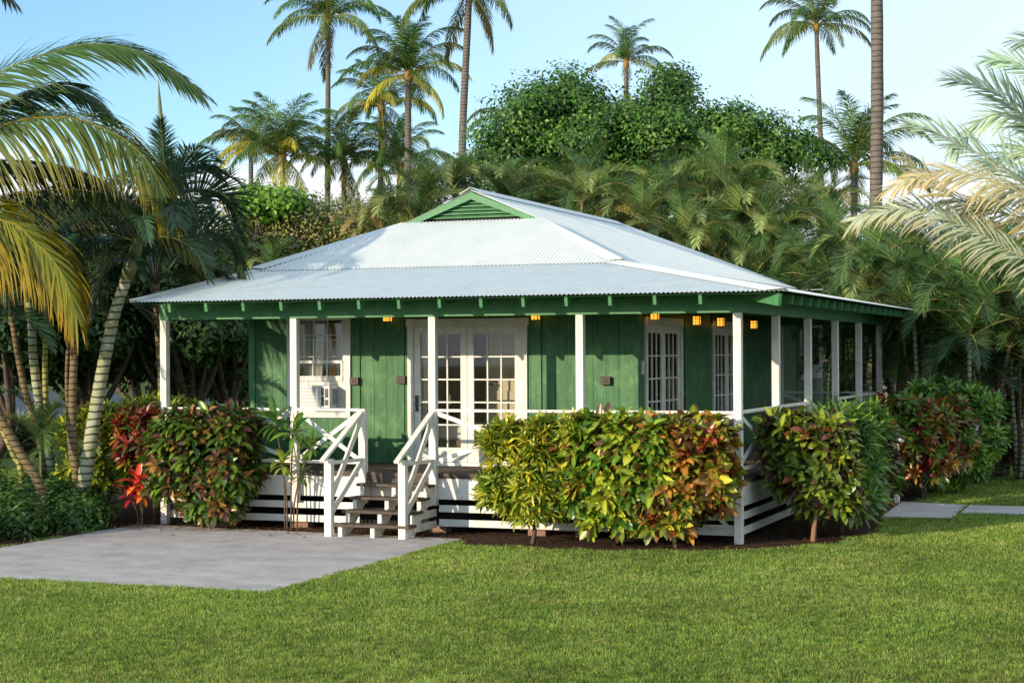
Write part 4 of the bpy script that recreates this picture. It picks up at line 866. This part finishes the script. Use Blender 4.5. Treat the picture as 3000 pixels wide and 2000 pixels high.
# ------------------------------------------------------------------ crotons
def rosettes(blobs, nr, nl, size, asp, pal, wts, seed, curl=.5, spread=(25,95), shell=.5, sq=.58, upb=.6, zmin=None):
    r = np.random.default_rng(seed); B = np.array(blobs, float); w = (B[:,3]*B[:,4]*B[:,5])**.67; w /= w.sum(); bi = r.choice(len(B), nr, p=w)
    d = unit(r.normal(size=(nr,3))); d = np.sign(d)*np.abs(d)**sq; rad = shell+(1-shell)*r.random(nr)**.55
    c = B[bi,:3]+d*B[bi,3:]*rad[:,None]
    if zmin is not None: c[:,2] = np.maximum(c[:,2], zmin+r.random(nr)*.1)
    A = unit(unit(d)*.75+np.array([0,0,upb])+r.normal(0,.25,(nr,3)))
    e1 = unit(np.cross(A, r.normal(size=(nr,3)))); e2 = np.cross(A, e1)
    n = nr*nl; ri = np.repeat(np.arange(nr), nl); k = np.tile(np.arange(nl), nr)
    az = k*2.39996+r.random(n)*.4; th = np.radians(spread[0]+(spread[1]-spread[0])*(k/nl)+r.normal(0,7,n))
    dr = A[ri]*np.cos(th)[:,None]+(e1[ri]*np.cos(az)[:,None]+e2[ri]*np.sin(az)[:,None])*np.sin(th)[:,None]
    L_ = size*(.65+.55*r.random(n))*(.75+.35*np.sin(PI*np.clip(k/nl+.1,0,1))); wd_ = L_*asp*(.85+.3*r.random(n))
    p = c[ri]+A[ri]*((.25-.5*k/nl)*size*.7)[:,None]
    Sd = unit(np.cross(dr, A[ri]+1e-3)); Up_ = unit(np.cross(Sd, dr)); rows = []; dd = dr.copy(); q = p.copy()
    fr_ = [0,.22,.5,.78,1.]; ww = [.08,.40,.52,.38,0.]
    V = []; 
    for j, f_ in enumerate(fr_):
        if j: q = q+dd*(L_*(fr_[j]-fr_[j-1]))[:,None]; dd = unit(dd-np.array([0,0,1.])*curl*.35-Up_*.05)
        s_ = Sd*(wd_*ww[j])[:,None]; u_ = Up_*(wd_*ww[j]*.35)[:,None]
        V += [q+s_+u_, q, q-s_+u_] if j < 4 else [q]
    V = np.stack(V, 1)                                        # 4*3+1 = 13 verts
    pe = np.array([x[0] for x in pal]); pv = np.array([x[1] for x in pal]); cidr = r.choice(len(pal), nr, p=wts); ci = np.where(r.random(n) < .3, r.choice(len(pal), n, p=wts), cidr[ri])
    jt = (.7+.6*r.random((n,1)))
    ce = pe[ci]*jt; cv = pv[ci]*jt; col = np.empty((n,13,3))
    for j in range(4): col[:,3*j] = ce; col[:,3*j+1] = cv; col[:,3*j+2] = ce
    col[:,12] = ce*.6+cv*.4
    b_ = np.arange(n)*13; T = []
    for j in range(3):
        a0, c0, b0, a1, c1, b1 = 3*j, 3*j+1, 3*j+2, 3*j+3, 3*j+4, 3*j+5
        T += [(a0,c0,c1),(a0,c1,a1),(c0,b0,b1),(c0,b1,c1)]
    T += [(9,10,12),(10,11,12)]
    F = np.concatenate([np.stack([b_+x for x in tr_], 1) for tr_ in T])
    return V.reshape(-1,3), F, col.reshape(-1,3), c
def croton(name, label, cat, base, blobs, nr, nl, size, asp, pal, wts, seed, stems=5, sr=.022, stem='branch', group=None, fork=.35, **kw):
    base = np.array((base[0], base[1], G)); bl = [tuple(np.array(b_[:3])-base)+tuple(b_[3:]) for b_ in blobs]
    root = thing(name, label, cat, tuple(base), group)
    if 'zmin' in kw: kw['zmin'] -= G
    V, F, c, cc = rosettes(bl, nr, nl, size, asp, pal, wts, seed, **kw)
    obj('foliage', npmesh('foliage', V, F, c, M['croton']), root)
    r = np.random.default_rng(seed); mb = MB(); fk = np.array((0,0,fork))+r.normal(0,.03,3)*[1,1,0]
    mb.tube([(0,0,-.05), tuple(fk*.5+r.normal(0,.015,3)), tuple(fk)], [sr*1.7, sr*1.3, sr*1.15], 8)
    for i in r.choice(len(cc), min(stems*6, len(cc)), replace=False):
        e = cc[i]; m_ = fk+(e-fk)*.45+r.normal(0,.05,3); mb.tube(smooth_path([fk, m_, e], 4), list(np.linspace(sr*.6, .004, 9)), 5)
    mb.build('stem', M[stem], root, smooth=True)
    return root
GRP = 'croton bushes around the porch'
yg = [((.12,.24,.03),(.62,.55,.04)), ((.10,.20,.025),(.30,.38,.04)), ((.50,.48,.04),(.75,.62,.05)), ((.06,.14,.02),(.12,.22,.03))]
mg = [((.11,.25,.025),(.44,.48,.04)), ((.06,.16,.02),(.16,.30,.03)), ((.34,.42,.04),(.58,.55,.05)), ((.09,.045,.03),(.24,.11,.04)), ((.34,.08,.025),(.45,.2,.04))]
ro = [((.20,.085,.03),(.46,.26,.05)), ((.50,.20,.04),(.65,.32,.06)), ((.40,.06,.025),(.5,.12,.04)), ((.08,.16,.025),(.40,.38,.04)), ((.055,.03,.025),(.16,.06,.03)), ((.42,.42,.04),(.6,.5,.05))]
dg = [((.035,.085,.02),(.09,.16,.03)), ((.05,.12,.02),(.20,.28,.03)), ((.05,.025,.02),(.13,.05,.03)), ((.22,.10,.035),(.40,.22,.05)), ((.07,.03,.03),(.20,.06,.04))]
rd = [((.22,.02,.02),(.38,.06,.03)), ((.12,.015,.02),(.24,.03,.03)), ((.40,.12,.03),(.55,.22,.04)), ((.05,.09,.02),(.12,.16,.03)), ((.05,.02,.02),(.10,.03,.03))]
dkp = [((.045,.035,.03),(.13,.06,.04)), ((.05,.11,.022),(.18,.24,.03)), ((.16,.26,.03),(.40,.42,.04)), ((.07,.05,.035),(.18,.10,.05)), ((.20,.05,.03),(.35,.10,.04))]
lg = [((.07,.18,.03),(.16,.30,.04)), ((.12,.26,.035),(.28,.40,.05)), ((.04,.11,.022),(.08,.18,.03))]
# right of the stairs
croton('croton', 'yellow and green narrow leaved croton beside the front stairs', 'croton', (-2.62,-.82), [(-2.75,-.78,.93,.50,.42,.62),(-2.2,-.78,1.03,.50,.40,.52),(-3.05,-.75,.93,.30,.34,.55),(-2.55,-.8,.5,.36,.3,.30)], 640, 15, .18, .21, yg, [.42,.30,.16,.12], 21, group=GRP, curl=.35)
croton('croton', 'broad leaved green and yellow croton in the middle of the front hedge', 'croton', (-1.5,-.72), [(-1.6,-.75,.93,.56,.42,.64),(-1.15,-.75,1.01,.46,.40,.54),(-1.5,-.8,.45,.42,.3,.34)], 560, 9, .23, .42, mg, [.42,.27,.17,.09,.05], 22, group=GRP, curl=.75)
croton('croton', 'orange and red croton in front of the corner post', 'croton', (-.70,-.62), [(-.78,-.68,.93,.52,.40,.62),(-.34,-.60,.97,.38,.34,.58),(-.8,-.75,.42,.34,.28,.30)], 520, 9, .22, .42, ro, [.15,.14,.06,.34,.16,.15], 23, group=GRP, stem='litstem', curl=.5)
# right hedge
croton('croton', 'dark purple and lime croton on a bare sunlit-coloured stem just right of the corner', 'croton', (.86,.62), [(.78,.95,1.02,.56,.45,.54),(1.0,.95,.60,.42,.34,.36),(.50,1.0,1.2,.36,.36,.36)], 560, 9, .21, .42, dkp, [.12,.40,.34,.09,.05], 24, group=GRP, stem='litstem', sr=.026, curl=.5, fork=.4)
croton('croton', 'fresh green long leaved shrub behind the dark purple croton', 'croton', (1.05,1.75), [(1.0,1.7,.95,.5,.45,.66),(1.1,2.1,1.15,.42,.5,.50),(1.15,1.6,.5,.4,.4,.4)], 330, 15, .24, .15, lg, [.35,.4,.25], 25, group=GRP, curl=.35)
croton('croton', 'mixed dark green and orange croton before the side steps', 'croton', (1.05,2.95), [(1.0,2.9,.9,.5,.5,.66),(1.15,3.3,.95,.42,.5,.55)], 260, 12, .20, .32, dg, [.34,.34,.12,.12,.08], 26, group=GRP)
croton('croton', 'dark green croton hanging over the side steps', 'croton', (.95,3.95), [(.95,3.8,.8,.45,.45,.55),(1.15,4.0,.55,.35,.35,.4)], 200, 12, .18, .28, dg, [.4,.3,.1,.1,.1], 27, group=GRP)
croton('croton', 'orange and dark red croton beyond the garden path', 'croton', (1.35,7.75), [(1.35,7.8,.9,.55,.5,.7),(1.05,7.5,1.15,.5,.4,.5),(1.6,8.4,1.0,.5,.5,.6)], 420, 13, .20, .30, [dg[1],dg[3],ro[1],lg[0],rd[1]], [.28,.22,.12,.26,.12], 28, group=GRP)
croton('croton', 'bright green bushy croton at the far right end of the hedge', 'croton', (1.75,9.3), [(1.75,9.3,.95,.6,.6,.85),(1.4,9.2,1.3,.5,.5,.6),(2.1,9.5,1.1,.45,.5,.6)], 400, 13, .20, .28, lg, [.35,.4,.25], 29, group=GRP)
croton('croton', 'red and green croton between the path and the far hedge end', 'croton', (1.3,9.9), [(1.1,10.2,1.2,.5,.6,.6),(1.0,9.6,1.0,.4,.4,.6)], 200, 12, .20, .30, dg, [.25,.3,.15,.2,.1], 30, group=GRP)
croton('croton', 'dull orange croton in the shade at the right edge of the picture', 'croton', (3.2,13.5), [(3.0,13.6,.9,.8,.6,.85),(3.9,13.9,.9,.7,.6,.8)], 420, 12, .22, .34, [((.20,.09,.03),(.34,.16,.04)),((.10,.07,.02),(.22,.14,.03)),((.05,.07,.02),(.08,.1,.02))], [.45,.3,.25], 31, group=GRP)
# left hedge
croton('croton', 'yellow green croton at the back left end of the left hedge', 'croton', (-9.75,.55), [(-9.9,.5,1.12,.60,.4,.6),(-9.35,.75,1.36,.55,.4,.40),(-10.4,.4,.95,.5,.35,.6)], 620, 13, .17, .27, [yg[0],yg[1],lg[0],((.40,.42,.05),(.6,.55,.08))], [.25,.3,.25,.2], 32, group=GRP)
croton('croton', 'dark red croton in the left hedge before the porch post', 'croton', (-9.15,.25), [(-9.2,.15,1.2,.42,.4,.40),(-8.85,.0,1.3,.40,.35,.32)], 200, 13, .19, .28, rd, [.22,.24,.12,.30,.12], 33, group=GRP)
croton('croton', 'dark glossy croton with orange tinted leaves left of the front stairs', 'croton', (-7.9,-.45), [(-8.2,-.4,.95,.50,.4,.60),(-7.65,-.42,1.0,.55,.4,.62),(-7.7,-.5,.45,.40,.32,.34)], 720, 9, .22, .40, dg, [.36,.32,.12,.13,.07], 34, group=GRP, curl=.75)
croton('croton', 'row of pale yellow crotons seen over the left porch rail', 'croton', (-9.6,5.5), [(-9.6+.35*i,5.5+.1*i,1.2+.02*(i % 2),.3,.4,.34) for i in range(5)], 220, 12, .16, .28, [yg[0],((.4,.4,.06),(.6,.52,.08)),lg[0]], [.35,.4,.25], 35, group=GRP)
# ti plants
def tiplant(name, label, base, heads, size, asp, pal, seed, nl=16, group=None, curl=.8):
    base = np.array((base[0],base[1],G)); root = thing(name, label, 'ti plant', tuple(base), group)
    for k, (hx, hy, hz, s_) in enumerate(heads):
        V, F, c, cc = rosettes([(hx,hy,hz-G,.02,.02,.02)], 1, nl, size*s_, asp, pal, None, seed+k, curl=curl, spread=(12,120), upb=2.5)
        obj('leaf_head', npmesh('leaf_head', V, F, c, M['croton']), root)
        MB().tube(smooth_path([(hx*.35,hy*.35,-.05),(hx*.45,hy*.4,(hz-G)*.5),(hx,hy,hz-G)], 5), .012, 7).build('stem', M['branch'], root, smooth=True)
    return root
tiplant('ti_plant', 'green ti plant on thin bare stems left of the front stairs', (-6.55,-.28), [(-.22,0,1.45,1.25),(.08,-.05,1.30,1.0),(.32,.02,1.12,.85),(-.08,-.08,.85,1.0),(.14,.05,.68,.7)], .34, .26, [((.07,.19,.03),(.12,.27,.04)),((.10,.24,.03),(.2,.34,.05)),((.34,.42,.05),(.30,.4,.05))], 70, 15)
tiplant('ti_plant', 'vivid red and orange ti plant at the left end of the patio', (-8.93,-.45), [(.02,-.12,.55,1.3),(-.08,-.18,.34,1.15),(.10,-.14,.38,1.05)], .25, .30, [((.72,.045,.03),(.8,.10,.03)),((.75,.16,.03),(.85,.30,.05)),((.55,.03,.05),(.7,.06,.05))], 80, 13, curl=.7)
# ------------------------------------------------------------------ low shrubs at the left edge of the patio
sp_ = [(.06,.14,.028),(.09,.19,.035),(.16,.25,.05),(.035,.085,.02)]
SH = [(-9.75,-1.0,.55,.5),(-10.4,-.4,.6,.7),(-9.9,-2.2,.5,.55),(-10.7,-1.6,.65,.8),(-10.2,-3.2,.5,.5),(-11.3,-2.6,.7,.8),(-11.2,.8,.7,.8),(-12.0,-.8,.8,1.0),(-10.3,-4.4,.45,.45),(-12.2,2.4,.8,.9),(-13.3,.9,.8,.9)]
for k, (x, y, r_, h) in enumerate(SH):
    root = thing('flowering_shrub', ['leafy shrub with small pale flowers by the patio edge', 'leafy low shrub under the ringed palm trunks'][k % 2]+', %s nearest the patio corner' % ORD[k], 'shrub', (x,y,G), 'low shrubs left of the patio')
    V, F, c, cc = leafcloud([(0,0,h*.45,r_,r_,h*.55),(r_*.4,-.2,h*.35,r_*.6,r_*.6,h*.5)], 5200, .075, sp_, [.35,.3,.15,.2], .09, 500+k, asp=.55, shell=.3, per=14, upb=.8)
    obj('foliage', npmesh('foliage', V, F, c, M['leaf']), root)
    mb = MB(); rr2 = random.Random(k)
    for j in range(9):
        e = cc[rr2.randrange(len(cc))]; mb.tube([(0,0,-.03), tuple(np.array(e)*.5+(.03,.02,0)), tuple(e)], [.012,.008,.003], 5)
    mb.build('stem', M['branch'], root)
    if k % 2 == 0:
        mb = MB()
        for j in range(12):
            e = np.array(cc[rr2.randrange(len(cc))])*1.12
            for q in range(5):
                a_ = q*2*PI/5; d1 = np.array((math.cos(a_), math.sin(a_), .5))*.02; d2 = np.array((math.cos(a_+.6), math.sin(a_+.6), .5))*.02; mb.add([e, e+d1, e+d1*1.3+d2*.5, e+d2], [(0,1,2,3)])
        mb.build('flower', M['blue'], root)
# small palm seedlings in the bed
for k, (u, v, Z, s, lb) in enumerate(((318,1395,28.0,.5,'small arching palm seedling right of the pale ringed trunk'), (120,1290,27.5,.55,'small feathery palm seedling between the far left trunks'), (250,1330,27,.45,'small palm seedling behind the thick ringed trunk'))):
    p = at(u, v, Z); root = thing('palm_seedling', lb, 'palm seedling', (p[0],p[1],G)); 
    MB().tube([(0,0,-.03),(0,0,p[2]-G)], [.03,.02], 7).build('stem', M['crownshaft'], root)
    for i, a_ in crown(random.Random(k), 9, [0,1,1,2,2,3,3]): obj('frond', AREC[i if i < 5 else 3], root, (0,0,p[2]-G-.1), 0, s, rot=(0,0,math.radians(a_)))
# round tufty bush on the far lawn
p = at(45,1240,44); root = thing('tufted_bush', 'round dark tufted bush on the far lawn by the road', 'bush', (p[0],p[1],G))
V, F, c, cc = rosettes([(0,0,.3,.5,.5,.3)], 60, 16, .7, .06, [((.03,.06,.02),(.05,.08,.025))], None, 90, curl=.6, upb=1.2); obj('foliage', npmesh('foliage', V, F, c, M['leaf']), root)
# ------------------------------------------------------------------ path light
p = (1.42,7.55); root = thing('path_light', 'small dark mushroom topped path light beside the garden path', 'path light', (p[0],p[1],G))
MB().tube([(0,0,-.05),(0,0,.40)], [.014,.014], 8).build('pole', M['black'], root); MB().tube([(0,0,.40),(0,0,.5)], [.035,.035], 10).build('lamp_glass', M['acgrey'], root)
MB().tube([(0,0,.49),(0,0,.50),(0,0,.53),(0,0,.555)], [.125,.13,.07,.005], 16).build('cap', M['black'], root, smooth=True)
# ------------------------------------------------------------------ other cottages and fence beyond
def cabin(label, c, w, d, h, rz, wall_m, roof_m):
    root = thing('neighbour_cottage', label, 'cottage', (c[0],c[1],G)); root.rotation_euler = (0,0,rz)
    MB().box(-w/2,w/2,-d/2,d/2,.5,h).box(-w/2-.0,w/2,-d/2+.1,d/2-.1,0,.49).build('wall', M[wall_m], root)
    e = .7; z0, z1 = h-.02, h+1.3
    MB().add([(-w/2-e,-d/2-e,z0),(w/2+e,-d/2-e,z0),(w/2+e,d/2+e,z0),(-w/2-e,d/2+e,z0),(-w/2+1.5,0,z1),(w/2-1.5,0,z1)], [(0,1,5,4),(1,2,5),(2,3,4,5),(3,0,4),(3,2,1,0)]).build('roof', M[roof_m], root)
    for x in (-w*.3, w*.25):
        f = MB().box(x-.5,x+.5,-d/2-.05,-d/2-.003,1.2,2.5).build('window', M['white'], root); MB().box(x-.4,x+.4,-d/2-.06,-d/2-.052,1.3,2.4).build('pane', M['dark'], f)
    f = MB().box(-.45,.45,-d/2-.05,-d/2-.003,.5,2.6).build('door', M['white'], root)
    for x in (-w/2, w/2, 0): MB().box(x-.06,x+.06,-d/2-e+.05,-d/2-e+.17,0,z0).build('post', M['white'], root)
c = at(2500,1100,62); cabin('tan cottage glimpsed through the side porch posts', c, 9, 6, 3.0, YAW+.1, 'tan', 'blueroof')
c = at(2950,1080,60); cabin('dark walled cottage with pale blue roof glimpsed at the right edge', c, 8, 6, 3.0, YAW-.15, 'wood', 'blueroof')
a, b = at(2650,1180,44), at(3100,1180,42); root = thing('lattice_fence', 'white lattice fence behind the areca stems at the right', 'fence', (a[0],a[1],G)); A_ = np.array((0,0,0)); Bv = np.array((b[0]-a[0],b[1]-a[1],0)); Ln = np.linalg.norm(Bv); mb = MB(); nn = int(Ln/.28)
for i in range(nn):
    for s_ in (0, 1):
        p0 = Bv*i/nn; p1 = Bv*min(i+2, nn)/nn; mb.bar((p0[0],p0[1],.5+.9*s_), (p1[0],p1[1],.5+.9*(1-s_)), .012, .03)
mb.build('lattice', M['white'], root); MB().bar((0,0,1.45),tuple(Bv+(0,0,1.45)),.08,.05).bar((0,0,.45),tuple(Bv+(0,0,.45)),.05,.05).build('rail', M['white'], root)
for i in range(int(Ln/1.8)+1): p0 = Bv*i*1.8/Ln; MB().box(p0[0]-.05,p0[0]+.05,p0[1]-.05,p0[1]+.05,0,1.5).build('post', M['white'], root)
# pink flowering shrub behind the porch
p = at(2430,1080,46); root = thing('oleander_shrub', 'green shrub with pink blossoms seen between the side porch posts', 'shrub', (p[0],p[1],G))
V, F, c, cc = leafcloud([(0,0,1.6,1.1,1.1,1.5),(.6,.2,2.6,.6,.6,.8)], 7000, .13, [(.04,.10,.025),(.07,.15,.03),(.11,.2,.05)], None, .15, 77, asp=.3, shell=.4); obj('foliage', npmesh('foliage', V, F, c, M['leaf']), root)
mb = MB()
for j in range(26):
    e = np.array(cc[j*7 % len(cc)])*1.06
    for q in range(5): a_ = q*2*PI/5; d1 = np.array((math.cos(a_), -.4, math.sin(a_)))*.07; d2 = np.array((math.cos(a_+.7), -.4, math.sin(a_+.7)))*.07; mb.add([e, e+d1, e+d1+d2*.4, e+d2], [(0,1,2,3)])
mb.build('blossom', M['pink'], root); MB().tube([(0,0,-.1),(0,0,1.2)], [.05,.03], 6).build('stem', M['branch'], root)
# distant ridge
mb = MB(); vs = []; n = 80
for i in range(n+1):
    X = -700+i*20; Zd = 900; hgt = 62+14*math.sin(i*.23+.5)+5*math.sin(i*1.1)-max(0,(X+100))*.10
    p = CAM+_fw*Zd+_r*X; q = CAM+_fw*(Zd+260)+_r*X; vs += [(p[0],p[1],G-1),((p[0]+q[0])/2,(p[1]+q[1])/2,max(12,hgt)*.62),(q[0],q[1],max(18,hgt+14))]
mb.add(vs, [(3*i+j, 3*i+3+j, 3*i+4+j, 3*i+1+j) for i in range(n) for j in (0,1)]); struct(mb.build('hill', M['hillm'], smooth=True))
# ------------------------------------------------------------------ shade trees outside the frame, left of the camera, that dapple the patio and the wall
tx_, ty_ = -25.6, -32.4
tree('shade_tree', 'spreading shade tree standing left of the camera outside the picture', 'tree', (tx_,ty_,G), [(tx_,ty_,6.5,3.2,3.0,.8),(tx_-1.5,ty_+1,6.4,1.8,1.8,.7),(tx_+1.6,ty_-1,6.5,1.8,1.6,.7),(tx_-.8,ty_+.4,7.7,2.0,1.8,.6)], 5200, .2, pal, 90, (tx_,ty_,5.0), .22, clump=.4, shell=.2, br=50)

# ------------------------------------------------------------------ leaf litter on the soil, path and patio edge
n = 1500; r = np.random.default_rng(55)
x = r.uniform(-9.5, 2.2, n); y = np.where(x < -3.7, r.uniform(-1.6, .1, n), r.uniform(-1.5, 4.5, n)); keep = (x < -3.7) & (y > -.9) | inpoly(x, y, SOIL) & ((y < .1) | (x > .05)) | (r.random(n) < .03)
x = x[keep]; y = y[keep]; n = len(x); a_ = r.uniform(0, 2*PI, n); L_ = r.uniform(.03, .09, n); w = L_*.4; V = np.empty((n,4,3)); z = G+.018+r.random(n)*.012
ux, uy = np.cos(a_), np.sin(a_)
V[:,0] = np.stack([x-ux*L_/2, y-uy*L_/2, z], 1); V[:,1] = np.stack([x+uy*w/2, y-ux*w/2, z+.012], 1); V[:,2] = np.stack([x+ux*L_/2, y+uy*L_/2, z+.004], 1); V[:,3] = np.stack([x-uy*w/2, y+ux*w/2, z+.010], 1)
pal = np.array([(.30,.16,.06),(.18,.09,.04),(.42,.28,.08),(.12,.10,.03),(.34,.10,.04)]); col = np.repeat((pal[r.integers(0,5,n)]*(.7+.6*r.random((n,1))))[:,None], 4, 1)
o = obj('leaf_litter', npmesh('leaf_litter', V.reshape(-1,3), np.arange(n*4).reshape(n,4), col.reshape(-1,3), M['leaf'])); struct(o, 'stuff'); o['label'] = 'scattered dry fallen leaves on the soil around the porch'
